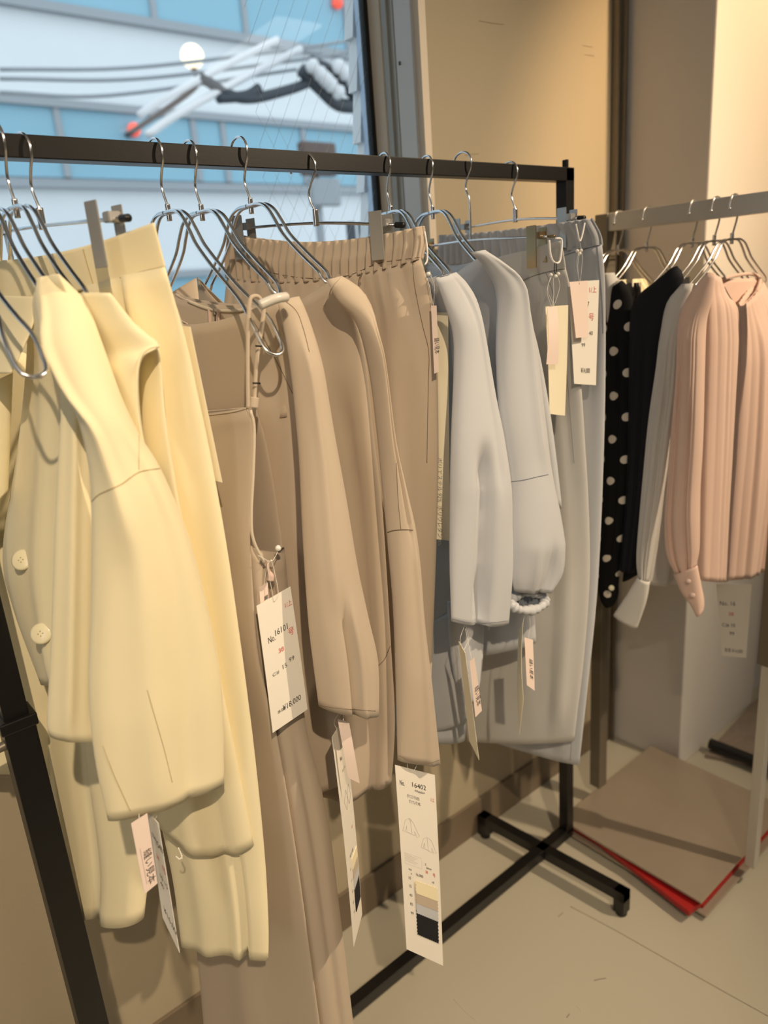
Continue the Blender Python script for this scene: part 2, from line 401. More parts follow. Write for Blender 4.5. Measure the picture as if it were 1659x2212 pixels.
for k in range(-30, 34):
    for sg in (1, -1):
        x0 = .3 + k * .03
        a, b = V((x0, 1.237, SILL)), V((x0 + sg * 1.02, 1.237, SILL + 1.8))
        lo, hi = .78, JX - .006
        t0, t1 = sorted(((lo - a.x) / (b.x - a.x), (hi - a.x) / (b.x - a.x))); t0, t1 = max(0, t0), min(1, t1)
        if t1 > t0: wire_geo([a.lerp(b, t0), a.lerp(b, t1)], .00022, 4, vs, fs)
meshobj('wire_mesh', vs, fs, ALU, w1)

# outside: neighbour's siding, street, facade, cables, glowing balls for reflections
sd = root('siding_wall', (1.1, 1.3, 0), 'white clapboard side wall right outside the window edge', 'wall')
boxes('trim_board', [((1.06, 1.262, .3), (1.12, 1.285, 3.4))], SIDING_B, sd)
vs, fs = [], []
for k in range(30):
    z = .4 + k * .094; y0, y1 = 1.285, 1.312
    b = len(vs); vs += [V((1.068, y0, z)), V((1.068, y1, z)), V((1.052, y1, z)), V((1.052, y0, z)), V((1.068, y0, z + .094)), V((1.068, y1, z + .094)), V((1.064, y1, z + .094)), V((1.064, y0, z + .094))]
    fs += [tuple(b + i for i in f) for f in ((0, 1, 2, 3), (7, 6, 5, 4), (0, 3, 7, 4), (3, 2, 6, 7), (2, 1, 5, 6), (1, 0, 4, 5))]
meshobj('clapboards', vs, fs, SIDING, sd, smooth=False)
tag(boxes('street', [((-14, 1.6, -3.2), (26, 13, -3.1))], ROAD), 'grey street far below the window', 'street')['kind'] = 'structure'
ob = root('office_building', (5, 9, 0), 'pale office block with blue window bands across the street', 'building')
boxes('facade', [((-9, 9.0, -3.1), (22, 9.6, 12))], EXT_W, ob)
boxes('window_band', [((-9, 8.96, 2.73), (22, 9.02, 3.42))], EXT_B, ob)
boxes('window_band', [((-9, 8.96, 4.42), (22, 9.02, 5.5))], EXT_B, ob)
boxes('window_band', [((-9, 8.96, .95), (22, 9.02, 1.62))], EXT_B, ob)
boxes('ledge', [((-9, 8.9, 3.42), (22, 9.02, 3.50))], EXT_D, ob)
boxes('ledge', [((-9, 8.9, 2.62), (22, 9.02, 2.70))], EXT_D, ob)
boxes('ledge', [((-9, 8.9, 4.33), (22, 9.02, 4.42))], EXT_D, ob)
boxes('ledge', [((-9, 8.9, 1.62), (22, 9.02, 1.70))], EXT_D, ob)
for x in (3.1, 4.7, 5.1, 6.3): boxes('mullion', [((x, 8.93, 2.73), (x + .07, 9.02, 3.42))], EXT_D, ob)
for x in (4.4, 5.6, 7.2): boxes('mullion', [((x, 8.93, 4.42), (x + .07, 9.02, 5.5))], EXT_D, ob)
cb = [([(300, 250), (340, 222), (470, 150), (600, 85)], .024, CABLE, 'thick pale cable rising past the glowing globe, upper of the pair'), ([(318, 292), (370, 255), (500, 182), (650, 105)], .026, CABLE, 'thick pale cable rising past the glowing globe, lower of the pair')]
for pts, r, m_, lb in cb: tag(wire('utility_cable', Y_(pts, 5), r, m_), lb, 'cable', 'thick cables outside')
for pts, lb in (([(0, 150), (300, 145), (640, 105), (800, 80)], 'thin wire above the glowing globe outside'), ([(0, 170), (300, 170), (640, 130), (800, 105)], 'thin wire level with the glowing globe outside'), ([(0, 200), (250, 205), (640, 150)], 'lowest thin wire crossing the pale facade')):
    tag(wire('thin_cable', Y_(pts, 5.2), .013, EXT_D), lb, 'cable', 'thin wires outside')
tag(wires('insulator_string', [Y_([(430, 165), (520, 212), (620, 195), (700, 165)], 5), Y_([(470, 212), (530, 207), (560, 190)], 5)], .035, DARKI), 'dark drooping insulator line under the pale cables', 'insulator')
tag(wires('transformer_bracket', [Y_([(650, 150), (690, 190), (730, 225), (780, 230)], 5), Y_([(670, 135), (720, 160), (775, 215)], 5)], .05, DARKI), 'dark pole bracket beside the white clapboards', 'bracket')
for k, (u, v, lb) in enumerate(((690, 155, 'white ceramic insulator nearer the cables'), (715, 180, 'white ceramic insulator at the middle of the bracket'), (745, 155, 'white ceramic insulator nearest the clapboards'))):
    c = P(u, v, 4.9); tag(wire('ceramic_insulator', [c + V((-.09, 0, .05)), c + V((.09, 0, -.07))], lambda t: .035 + .02 * abs(math.sin(t * 9)), CABLE), lb, 'insulator', 'ceramic insulators outside')
def ball(name, c, r, m, parent=None):
    bm = bmesh.new(); bmesh.ops.create_uvsphere(bm, u_segments=20, v_segments=12, radius=r)
    for v in bm.verts: v.co += c
    me = bpy.data.meshes.new(name); bm.to_mesh(me); bm.free(); return link(name, me, m, parent)
lc = P(415, 122, 7); lr = root('bulb_reflection', lc, 'warm glowing globe placed outside for an indoor bulb reflected in the glass', 'reflection')  # glowing globe built in place of an indoor bulb's reflection in the pane
ball('globe', lc, .105, emis('reflection_glow', (255, 236, 200), 1.3), lr); wire('arm', [lc + V((0, 0, -.1)), lc + V((.01, .1, -.25)), lc + V((.1, 1.95, -.3))], .03, BROWNI, lr)
for (u, v, lb) in ((290, 280, 'small red glowing ball for a reflection, left one'), (729, 6, 'small red glowing ball for a reflection, on the upper window band')):
    c = P(u, v, 8.9); rr = root('red_reflection', c, lb, 'reflection', 'red reflections outside'); ball('lens', c, .075, emis('reflection_red', (240, 90, 70), .7), rr); boxes('backing_box', [(c + V((-.05, .02, -.05)), c + V((.05, .1, .05)))], DARKI, rr)  # red light reflections built as glowing balls, boxes behind them added
c = P(692, 385, 6); sg = root('street_sign_post', c, 'brown sign box on a grey post outside the window', 'sign')
boxes('sign_box', [(c + V((-.2, -.05, .02)), c + V((.18, .05, .30)))], BROWNI, sg, bevel=.02); wire('post', [c + V((0, .08, .1)), c + V((0, .08, -4.4))], .04, EXT_D, sg); boxes('lower_plate', [(c + V((-.13, -.04, -.24)), c + V((.2, .04, .0)))], EXT_D, sg, bevel=.02)
for u in (757, 782): c = P(u, 480, 4.5); tag(wire('street_bollard', [c, c + V((0, 0, -4.4))], .035, DARKI), 'dark post seen low by the window edge, %s one' % ('left' if u < 770 else 'right'), 'post', 'dark posts outside')

# ------------------------------------------------------------------ black garment rack
RY = .905
rk = root('garment_rack', (.68, RY, 0), 'black square-tube garment rack standing along the wall', 'clothing rack')
boxes('rail', [((.137, RY - .012, 1.4965), (1.231, RY + .012, 1.520))], BLACK, rk, bevel=.0012)
boxes('post', [((1.207, RY - .012, .055), (1.231, RY + .012, 1.5195))], BLACK, rk, bevel=.0012)
lp = boxes('post', [((.122, RY - .0135, .88), (.150, RY + .0135, 1.52))], BLACK, rk, bevel=.0012)
boxes('outer_tube', [((.118, RY - .017, .055), (.154, RY + .017, .868))], BLACK, lp, bevel=.0015)
boxes('collar', [((.115, RY - .020, .866), (.157, RY + .020, .882))], BLACK, lp, bevel=.002)
wire('thumb_screw', [V((.119, RY - .004, .848)), V((.098, RY - .004, .846)), V((.09, RY - .004, .846))], .006, STEEL_D, lp)
boxes('base_bar', [((.13, RY - .012, .040), (1.231, RY + .012, .064))], BLACK, rk, bevel=.0012)
boxes('cap_pin', [((1.216, RY - .006, 1.52), (1.2215, RY + .004, 1.534))], BLACK, rk)
def foot(x, y0, y1, skew):
    bm = bmesh.new()
    for a, b in (((x - .012, y0, .040), (x + .012, y1, .064)), ((x - .012, y0, .008), (x + .012, y0 + .024, .064)), ((x - .012, y1 - .024, .008), (x + .012, y1, .064))):
        r = bmesh.ops.create_cube(bm, size=1)
        for v in r['verts']:
            v.co = V([(a[i] + b[i]) / 2 + v.co[i] * (b[i] - a[i]) for i in range(3)]); v.co.x += skew * (v.co.y - RY)
    me = bpy.data.meshes.new('foot'); bm.to_mesh(me); bm.free(); f = link('foot', me, BLACK, rk, False)
    for yy in (y0 + .012, y1 - .012): wire('glide', [V((x + skew*(yy - RY), yy, .009)), V((x + skew*(yy - RY), yy, 0))], .0125, RUBBER, f, n=14)
foot(1.129, .695, 1.085, -.09); foot(.215, .695, 1.085, 0)

# ------------------------------------------------------------------ hangers
HK = [(0, 0), (0, .014), (-.008, .035), (-.003, .05), (.006, .064), (.007, .076), (0, .086), (-.013, .0895), (-.026, .086), (-.0335, .077), (-.0345, .067)]
HB = [(0, .007), (.028, .006), (.048, -.002), (.064, -.018), (.080, -.036), (.113, -.060), (.147, -.082), (.18, -.102), (.206, -.121), (.224, -.143)]
def hanger(c, ang, label, flip=1, group='double wire hangers', r=.0021, tipl=.207, cut=.23, ex=V((0, -1, 0)), drop=1.0, hook=True):
    """c = neck; arms run along ex turned by ang"""
    e = Matrix.Rotation(ang, 3, 'Z') @ ex; n = e.cross(V((0, 0, 1))); o = root('wire_hanger', c, label, 'hanger', group)
    if hook: wire('hook', [c + e * (s * flip) + V((0, 0, z)) for s, z in HK], .00165, CHROME, o, n=10, res=70)
    wire('ferrule', [c + V((0, 0, -.003)), c + V((0, 0, .016))], .0032, CHROME, o, n=10)
    k = tipl / .206; HC = [q for q in HB if q[0] <= cut]; ts, tz = HC[-1]
    def sec(s, z, q): return c + e * s * k + V((0, 0, z * drop)) + n * q
    gap = lambda s: .0030 + .0026 * min(1, s / .1) + .0065 * sst(.165, .205, s)
    right = [sec(s, z, gap(s)) for s, z in HC[1:]]; rb = [sec(s, z, -gap(s)) for s, z in HC[1:]][::-1]
    tg_ = gap(ts) * .8; tip = [sec(ts + .005, tz - .006, tg_ * 1.2), sec(ts + .0105, tz - .0125, tg_ * .85), sec(ts + .013, tz - .0155, 0), sec(ts + .0105, tz - .0125, -tg_ * .85), sec(ts + .005, tz - .006, -tg_ * 1.2)]
    left = [sec(-s, z, gap(s)) for s, z in HC[1:]][::-1]; lb = [sec(-s, z, -gap(s)) for s, z in HC[1:]]
    lt = [sec(-ts - .005, tz - .006, -tg_ * 1.2), sec(-ts - .0105, tz - .0125, -tg_ * .85), sec(-ts - .013, tz - .0155, 0), sec(-ts - .0105, tz - .0125, tg_ * .85), sec(-ts - .005, tz - .006, tg_ * 1.2)]
    loop = [sec(0, .0065, .0055)] + right + tip + rb + [sec(0, .0065, -.0055)] + lb + lt + left + [sec(0, .0065, .0055)]
    wire('wire_frame', loop, r, CHROME, o, n=8, res=300)
    return o, e, n
def clip_hanger(c, ang, a, b, label, m=CLIP, knob=RUBBER, drop=0, long=0, group='clip hangers', za=0, zb=0, rot=0.0, out=.012):
    """a, b = distance of near and far clip from the neck"""
    e = Matrix.Rotation(ang, 3, 'Z') @ V((0, -1, 0)); n = V((-1, 0, 0)); n = (n - e * n.dot(e)).normalized()
    bar = c + V((0, 0, -drop)); o = root('clip_hanger', c, label, 'hanger', group)
    hk = [c + e * s + V((0, 0, z)) for s, z in HK]
    if long: hk[0] = hk[0] + V((0, 0, -drop - .004))
    wire('hook', hk, .00165, CHROME, o, n=10, res=70)
    if not long: wire('ferrule', [bar + V((0, 0, -.004)), bar + V((0, 0, .018))], .0042, CHROME, o, n=12)
    ea, ez = e + V((0, 0, za / a)), e - V((0, 0, zb / b)); ba, bb = bar + ea * (a + .016), bar - ez * (b + .016)
    wire('bar', [bb, bar, ba], .0020, CHROME, o, n=10)
    for sg, L, eb in ((1, a, ea), (-1, b, ez)):
        p = bar + eb * sg * L; q = Matrix.Rotation(rot * sg, 3, 'Z') @ n; up = (V((0, 0, 1)) + q * .07).normalized()
        cp = patch('clip', p + q * out + V((0, 0, -.014)), q, up, .0195, .060, .0016, m, o, bevel=.0006)
        patch('rear_jaw', p - q * .007 + V((0, 0, -.012)), -q, (V((0, 0, 1)) - q * .05).normalized(), .0165, .05, .0014, m, cp, bevel=.0005)
        patch('bridge', p + V((0, 0, .002)), e, V((0, 0, 1)), .014, .010, .012, m, cp, bevel=.001)
        wire('bar_tip', [p + eb * sg * .0165, p + eb * sg * .019, p + eb * sg * .029], .0038 if knob is RUBBER else .0022, knob, o, n=12)
    return o, e, n
NZ = 1.436
hanger(V((.180, .886, 1.430)), 0, 'chrome wire hanger with bare end loop at the far left of the rail', tipl=.182, drop=.9)
hanger(V((.226, .892, 1.437)), 0, 'chrome wire hanger carrying the cream buttoned jacket', tipl=.20, cut=.15)
hanger(V((.252, .892, 1.440)), 0, 'chrome wire hanger carrying the cream sleeveless dress', tipl=.206, cut=.16)
clip_hanger(V((.2755, .892, 1.433)), .15, .145, .11, 'steel clip hanger gripping the cream trousers', out=.021, drop=.004, za=-.009, zb=.004, rot=.1)
hanger(V((.424, .892, NZ)), .02, 'chrome wire hanger with clear sleeve and end loop holding the strappy beige jumpsuit', tipl=.176)
hanger(V((.468, .892, NZ)), 0, 'chrome wire hanger inside the beige zip-back top', tipl=.2, cut=.15)
hanger(V((.539, .892, 1.444)), 0, 'chrome wire hanger arching over the beige collarless jacket', tipl=.2, cut=.15)
clip_hanger(V((.6401, .892, 1.429)), .34, .109, .122, 'steel clip hanger gripping the beige elastic trousers', out=.023, za=-.013, zb=.006)
hanger(V((.7786, .892, NZ)), -.22, 'chrome wire hanger half hidden behind the beige trouser clip', tipl=.2, cut=.15)
hanger(V((.8645, .892, NZ)), -.25, 'chrome wire hanger carrying the puff-sleeved blue-grey blouse', tipl=.2, cut=.15)
clip_hanger(V((.9485, .892, 1.445)), -.05, .147, .108, 'long-necked brass-plated clip hanger gripping the greige trousers', out=.018, m=GOLD, knob=GOLD, drop=.045, long=1, za=-.008, zb=-.001)
clip_hanger(V((1.0612, .892, 1.435)), -.10, .124, .132, 'steel clip hanger nearest the right-hand black post', out=.020, drop=.004, za=-.011, zb=0)

# ------------------------------------------------------------------ garments on the black rack
def gr(name, x, label, cat, group=None): return root(name, V((x, .892, 1.3)), label, cat, group)
# cream blouse on the first hanger, mostly outside the frame
g = gr('cream_blouse', .197, 'cream blouse with a pink neck label at the far left edge', 'blouse')
tube('body', Y_([(-110, 700), (-130, 1000), (-120, 1300), (-110, 1660)], 1.02), Y_([(150, 800), (160, 1100), (175, 1400), (200, 1668)], 1.0), CREAM, g, d=.03, hemsag=-.01, amp=.004, seed=1)
tube('back_neck', Y_([(-90, 635), (-90, 690), (-90, 800)], .98), Y_([(78, 640), (70, 705), (25, 805)], .80), CREAM, g, d=.006, sheet=True, seed=2)
tube('front', Y_([(-160, 900), (-190, 1250)], .95), Y_([(28, 805), (18, 1060)], .90), CREAM, g, d=.02, seed=3)
lc = P(6, 706, .86); patch('neck_label', lc, CAM - lc, V((.02, 0, 1)), .02, .019, .0008, PINKP, g)

# cream buttoned jacket
g = gr('cream_jacket', .226, 'cream jacket with big buttons and wide drop-shoulder sleeve', 'jacket')
tube('front_panel', Y_([(82, 600, .78), (66, 700, .84), (58, 820, .9), (40, 980, .92), (8, 1190, .93), (30, 1310, .92), (92, 1476, .90)], .9),
     Y_([(128, 593, .705), (168, 700, .72), (178, 850, .75), (180, 1050, .76), (178, 1250, .77), (170, 1380, .775), (165, 1470, .78)], .75), CREAM, g, d=[(0, .004), (.15, .012), (1, .010)], folds=[(.55, .006, .1, .2, 1, .05)], seed=4)
tube('side_panel', Y_([(118, 640), (128, 760), (131, 860), (120, 1100), (109, 1400), (101, 1560), (106, 1588)], .745),
     Y_([(175, 650), (210, 740), (240, 900), (250, 1100), (250, 1400), (250, 1585)], .73), CREAM, g, d=.016, folds=[(.28, .007, .1, .1, .97, 0), (.62, -.004, .08, .3, .97, .04)], seed=5)
tube('sleeve', Y_([(82, 602, .74), (80, 650, .74), (104, 740, .73), (142, 830, .71), (170, 910, .69), (190, 1000, .685), (197, 1090, .68), (197, 1300, .675), (191, 1490, .675), (205, 1640, .675), (233, 1772, .675)], .69),
     Y_([(128, 592, .725), (185, 652, .71), (216, 737, .69), (256, 845, .675), (302, 940, .67), (346, 1010, .665), (402, 1145, .665), (442, 1290, .665), (471, 1430, .665), (482, 1550, .665), (484, 1692, .665)], .68),
     CREAM, g, d=[(0, .006), (.10, .03), (.4, .032), (.8, .022), (1, .012)], folds=[(.30, .008, .10, .05, .45, -.1), (.7, -.005, .1, .3, 1, .0), (.35, .005, .12, .4, 1, .06), (.60, -.002, .05, .74, 1.1, .05)], seed=6)
K = ['cream_jacket:sleeve']
seam([(198, 1084), (215, 1068), (262, 1046), (300, 1020), (345, 1012)], K, CREAM2, g)
seam([(300, 850), (300, 1015)], K, CREAM2, g, r=.0003)
seam([(222, 1610), (245, 1670), (282, 1752)], K, CREAM2, g, r=.0003)  # dark line painted for the shade of a cloth crease, not stitching
seam([(318, 1490), (335, 1550), (355, 1620), (372, 1690)], K, CREAM2, g, r=.0003)  # crease shade drawn as a dark line running to the hem
for u, v in ((52, 1210), (93, 1368)):
    p, n = hit(u, v, ['cream_jacket:front_panel'], .001)
    if p:
        n = (n + (CAM - p).normalized() * 1.2 + V((0, 0, .35))).normalized()
        o = wire('button', [p, p + n * .004, p + n * .0048], lambda t: .0115 if t < .8 else .0095, BTN, g, n=26, res=12, smooth=False)
        q = Matrix.Rotation(0, 3, 'Z') @ n.orthogonal().normalized(); w_ = n.cross(q)
        wires('button_hole', [[p + n * .0046 + (q * a + w_ * b) * .0018, p + n * .0054 + (q * a + w_ * b) * .0018] for a in (-1, 1) for b in (-1, 1)], .0007, CREAM2, o, smooth=False)

# cream sleeveless dress
g = gr('cream_sleeveless_dress', .252, 'cream sleeveless dress with open armhole behind the wide sleeve', 'dress')
tube('back', Y_([(190, 640, .8), (200, 800, .85), (230, 1000, .84), (270, 1250, .82), (300, 1500, .80), (325, 1742, .80)], .8),
     Y_([(240, 640, .70), (292, 702, .695), (338, 742, .69), (348, 800, .69), (356, 900, .69), (372, 1010, .69), (398, 1150, .69), (446, 1350, .69), (490, 1540, .69), (526, 1720, .69), (548, 1826, .69)], .69),
     CREAM, g, d=[(0, .01), (.2, .014), (1, .022)], hemsag=.022, seed=7, folds=[(.45, .006, .1, .4, 1.1, .02), (.75, -.006, .07, .5, 1.1, 0)])
tube('shoulder', Y_([(182, 632, .72), (178, 680, .74), (200, 760, .76), (240, 900, .78), (262, 1060, .78)], .75),
     Y_([(238, 633, .69), (296, 706, .68), (343, 746, .672), (304, 772, .672), (293, 815, .675), (298, 900, .68), (318, 1010, .685)], .68), CREAM, g, d=[(0, .006), (.3, .02), (1, .012)], seed=8)
wire('armhole_edge', [P(a, b, .672) for a, b in ((344, 748), (322, 752), (304, 770), (295, 815), (298, 900), (320, 1012))], .0013, CREAM, g)
# cream trousers
g = gr('cream_trousers', .278, 'cream high-waisted pleated trousers gripped by the leftmost clip hanger', 'trousers')
tube('waistband', Y_([(-60, 560), (-55, 600), (-50, 640)], 1.05), Y_([(332, 481, .70), (345, 530, .70), (357, 578, .70)], .70), CREAM, g, d=.010, back=1.4, cap=False, sag=.012, seed=9, M=14, thick=.002)
tube('leg', Y_([(120, 640, .9), (180, 900, .88), (240, 1200, .86), (300, 1500, .84), (345, 1750, .82), (375, 1900, .80), (392, 2041, .79)], .85),
     Y_([(356, 577, .70), (402, 740, .70), (428, 860, .70), (457, 1000, .70), (492, 1200, .695), (527, 1450, .69), (552, 1650, .69), (572, 1850, .69), (580, 1990, .687), (580, 2072, .687)], .7),
     CREAM, g, d=[(0, .012), (.15, .022), (.7, .024), (1, .012)], folds=[(.70, -.014, .022, 0, .26, .25), (.80, .007, .05, 0, .3, .1), (.74, .006, .05, 0, 1.1, 0), (.78, -.016, .022, .55, 1.1, 0), (.4, .008, .12, .6, 1.1, 0)], hemsag=-.012, seed=10, M=60)
tube('leg', Y_([(40, 640, 1.05), (60, 1000, 1.04), (85, 1500, 1.03), (108, 1700, 1.02), (150, 1905, 1.0)], 1.0),
     Y_([(250, 640, .95), (262, 1200, .9), (285, 1600, .87), (318, 1850, .85), (308, 1986, .85)], .85), CREAM, g, d=[(0, .01), (1, .035)], folds=[(.55, -.012, .06, .3, 1.1, .05)], hemsag=.004, seed=11)
seam([(202, 622), (260, 600), (310, 586), (352, 577)], ['cream_trousers:leg', 'cream_trousers:waistband'], CREAM2, g)
seam([(180, 538), (190, 575), (203, 618)], ['cream_trousers:waistband'], CREAM2, g, r=.0006)
seam([(288, 588), (300, 640), (318, 700), (332, 740)], ['cream_trousers:leg'], CREAM2, g, r=.0008)  # dark line painted in for shade in the pleat crease
seam([(315, 590), (335, 720), (365, 880)], ['cream_trousers:leg'], CREAM2, g, r=.0003)

# strappy beige jumpsuit
g = gr('beige_jumpsuit', .424, 'beige strappy jumpsuit with deep armhole and long wide leg', 'jumpsuit')
tube('bodice_back', Y_([(300, 900, 1.03), (310, 1000, 1.02), (330, 1200, 1.0), (350, 1330, 1.0)], 1.0),
     Y_([(552, 878, .735), (574, 950, .732), (593, 1050, .73), (603, 1120, .73), (611, 1180, .73), (612, 1250, .73)], .73), TAUPE, g, d=.008, seed=12)
tube('front', Y_([(290, 905, .98), (300, 1000, .97), (330, 1250, .96), (365, 1500, .95), (400, 1800, .94), (430, 2100, .93), (460, 2450, .92)], .96),
     Y_([(534, 880, .70), (547, 925, .698), (545, 1020, .698), (541, 1110, .70), (541, 1170, .70), (546, 1270, .702), (556, 1400, .704), (576, 1500, .706), (602, 1610, .708), (641, 1850, .71), (690, 2205, .712), (722, 2420, .712)], .70), TAUPE, g, d=[(0, .004), (.2, .014), (1, .012)], folds=[(.70, .008, .08, .02, .3, -.3), (.5, .008, .12, .3, 1.1, 0)], sag=.004, M=70, seed=13)
tube('side', Y_([(540, 1178, .712), (546, 1290, .714), (556, 1410, .716), (576, 1510, .718), (600, 1615, .72), (639, 1850, .722), (688, 2205, .724), (720, 2420, .724)], .72),
     Y_([(612, 1182, .728), (627, 1340, .725), (648, 1490, .722), (664, 1590, .72), (690, 1690, .72), (712, 1800, .72), (732, 1960, .72), (748, 2090, .72), (775, 2320, .72), (784, 2440, .72)], .72),
     TAUPE, g, d=[(0, .010), (.2, .013), (1, .012)], topsag=.016, folds=[(.4, -.006, .12, .3, 1.1, .15)], seed=14, M=60)
wire('front_strap', [P(a, b, .70) for a, b in ((536, 882), (535, 800), (536, 700), (540, 650), (547, 640), (560, 642), (566, 660))], .0022, TAUPE, g, n=8)
st = wire('back_strap', [P(a, b, .705) for a, b in ((566, 648), (570, 665), (565, 710), (558, 750), (553, 800), (550, 850), (549, 880))], .0024, TAUPE, g, n=8)
for u, v in ((557, 748), (551, 828)): c = P(u, v, .70); wire('slider', [c + V((-.0045, -.003, .001)), c + V((.0045, -.003, -.0005))], .0010, PIN, st, n=8, smooth=False)
wire('loop_end', [P(548, 858, .703), P(546, 880, .703)], .006, TAUPE, st, n=12)
seam([(446, 897), (480, 893), (510, 888), (535, 881)], ['beige_jumpsuit:front', 'beige_jumpsuit:bodice_back'], TAUPE_L, g, r=.0008)
wire('armhole_edge', [P(a, b, .697) for a, b in ((541, 886), (549, 925), (547, 1020), (543, 1110), (547, 1165), (571, 1216))], .0018, TAUPE_L, g)
zp = wire('zip_pull', [P(578, 1212, .695), P(579, 1228, .694), P(585, 1245, .693), P(584, 1254, .693)], lambda t: .0016 + .0026 * sst(.45, .8, t), TAPE, g)
# clear silicone sleeve on the hanger end
c = P(590, 648, .672); tag(wire('silicone_sleeve', [c + V((-.016, 0, -.004)), c + V((.0, -.004, .001)), c + V((.016, 0, .002))], .0050, SILI, n=14), 'clear silicone grip on the hanger end above the jumpsuit straps', 'hanger grip')

# beige zip-back top
g = gr('beige_shirt', .468, 'beige round-neck top with open back zip and short wide sleeve', 'top')
tube('back_neck', Y_([(300, 610, 1.06), (300, 700, 1.05), (300, 900, 1.05)], 1.05), Y_([(600, 655, .74), (610, 720, .74), (620, 900, .74)], .74), TAUPE, g, d=.012, sag=.012, cap=False, seed=15, M=20)
tube('front', Y_([(290, 655, 1.04), (300, 900, 1.03), (330, 1200, 1.02), (370, 1500, 1.0), (420, 1640, 1.0)], 1.0),
     Y_([(604, 646, .715), (650, 800, .72), (690, 1000, .72), (715, 1300, .73), (735, 1500, .74), (742, 1690, .75)], .73), TAUPE, g, d=[(0, .022), (1, .03)], sag=.026, cap=False, folds=[(.82, .01, .07, .15, 1.1, 0)], seed=16, M=50)
tube('sleeve', Y_([(598, 650, .70), (612, 700, .697), (630, 800, .69), (641, 900, .685), (649, 1000, .68), (655, 1150, .675), (668, 1350, .67), (690, 1526, .67)], .68),
     Y_([(645, 640, .70), (664, 685, .697), (690, 780, .69), (716, 940, .685), (742, 1080, .68), (766, 1220, .675), (790, 1330, .672), (811, 1425, .67), (812, 1538, .67)], .68), TAUPE, g,
     d=[(0, .008), (.15, .02), (1, .028)], folds=[(.42, -.012, .05, .72, 1.1, 0), (.55, .005, .06, .72, 1.1, 0), (.3, .004, .1, .1, .7, 0)], seed=17)
seam([(372, 632), (410, 652), (455, 668), (500, 672), (545, 668)], ['beige_shirt:back_neck'], TAUPE_L, g, r=.0024, name='neck_binding')
seam([(386, 690), (420, 706), (462, 714), (505, 706), (535, 692), (560, 665)], ['beige_shirt:front', 'beige_shirt:back_neck'], TAUPE_L, g, r=.0012, name='neck_edge')
for u in (453, 473): seam([(u, 668), (u + 1, 688), (u + 1, 708)], ['beige_shirt:back_neck'], TAPE, g, r=.0028, name='zip_tape')
seam([(465, 666), (465, 690), (465, 710)], ['beige_shirt:back_neck'], PIN, g, r=.0009, name='zip_teeth')
seam([(464, 668), (464, 674), (465, 680)], ['beige_shirt:back_neck'], STEEL_D, g, r=.0028, name='zip_slider')
seam([(547, 692), (575, 740), (605, 795), (632, 850)], ['beige_shirt:front', 'beige_shirt:sleeve'], TAUPE2, g, r=.0004)
seam([(610, 645), (640, 672), (655, 710), (668, 760)], ['beige_shirt:sleeve'], TAUPE2, g, r=.0004)
seam([(690, 1524), (730, 1530), (770, 1533), (811, 1536)], ['beige_shirt:sleeve'], TAUPE2, g, r=.0004, name='hem_stitch')

# beige collarless jacket
g = gr('beige_jacket', .539, 'beige collarless jacket with long seamed sleeve ending in a turned cuff', 'jacket')
tube('far_front', Y_([(330, 660, 1.06), (320, 760, 1.06), (310, 900, 1.06)], 1.06), Y_([(424, 600, 1.02), (430, 650, 1.0), (436, 760, .98)], 1.0), TAUPE, g, d=.01, seed=18, M=20)
tube('back_neck', Y_([(426, 598, 1.04), (428, 660, 1.04), (430, 800, 1.03)], 1.04), Y_([(710, 620, .76), (712, 680, .76), (716, 800, .76)], .76), TAUPE, g, d=.008, sag=.055, cap=False, seed=19, M=20)
tube('body', Y_([(470, 760, .96), (490, 1000, .95), (510, 1300, .94), (535, 1600, .93), (560, 1640, .93)], .95),
     Y_([(733, 598, .71), (786, 760, .72), (808, 950, .73), (826, 1100, .735), (845, 1400, .74), (853, 1560, .745), (846, 1690, .75)], .73), TAUPE, g, d=[(0, .004), (.15, .026), (1, .034)], hemsag=.02, folds=[(.7, .014, .08, .1, 1.1, .03), (.86, -.012, .05, .2, 1.1, 0)], seed=20, M=56)
tube('sleeve', Y_([(706, 604, .70), (730, 650, .698), (772, 700, .695), (800, 790, .69), (818, 945, .685), (836, 1147, .68), (850, 1306, .675), (855, 1450, .672), (859, 1642, .67)], .69),
     Y_([(737, 596, .70), (775, 622, .70), (796, 660, .697), (807, 720, .692), (826, 830, .687), (848, 960, .682), (871, 1055, .68), (893, 1142, .677), (904, 1230, .675), (913, 1350, .673), (932, 1500, .67), (950, 1648, .668)], .69), TAUPE, g,
     d=[(0, .006), (.15, .022), (.5, .018), (.8, .018), (1, .012)], folds=[(.5, -.006, .06, .12, .5, .15), (.65, .004, .1, .5, 1.1, 0)], seed=21, M=56)
K = ['beige_jacket:sleeve']
seam([(837, 1150), (850, 1146), (870, 1144), (892, 1145)], K, TAUPE2, g, r=.0007)
seam([(856, 1000), (860, 1080), (866, 1143)], K, TAUPE2, g, r=.0004)
seam([(862, 1632), (890, 1646), (920, 1650), (949, 1642)], K, TAUPE2, g, r=.0004, name='cuff_stitch')
seam([(700, 660), (716, 622), (735, 598)], K + ['beige_jacket:body'], TAUPE_L, g, r=.0008)
seam([(812, 1442), (830, 1425), (843, 1395)], ['beige_jacket:body'], TAUPE2, g, r=.0006)

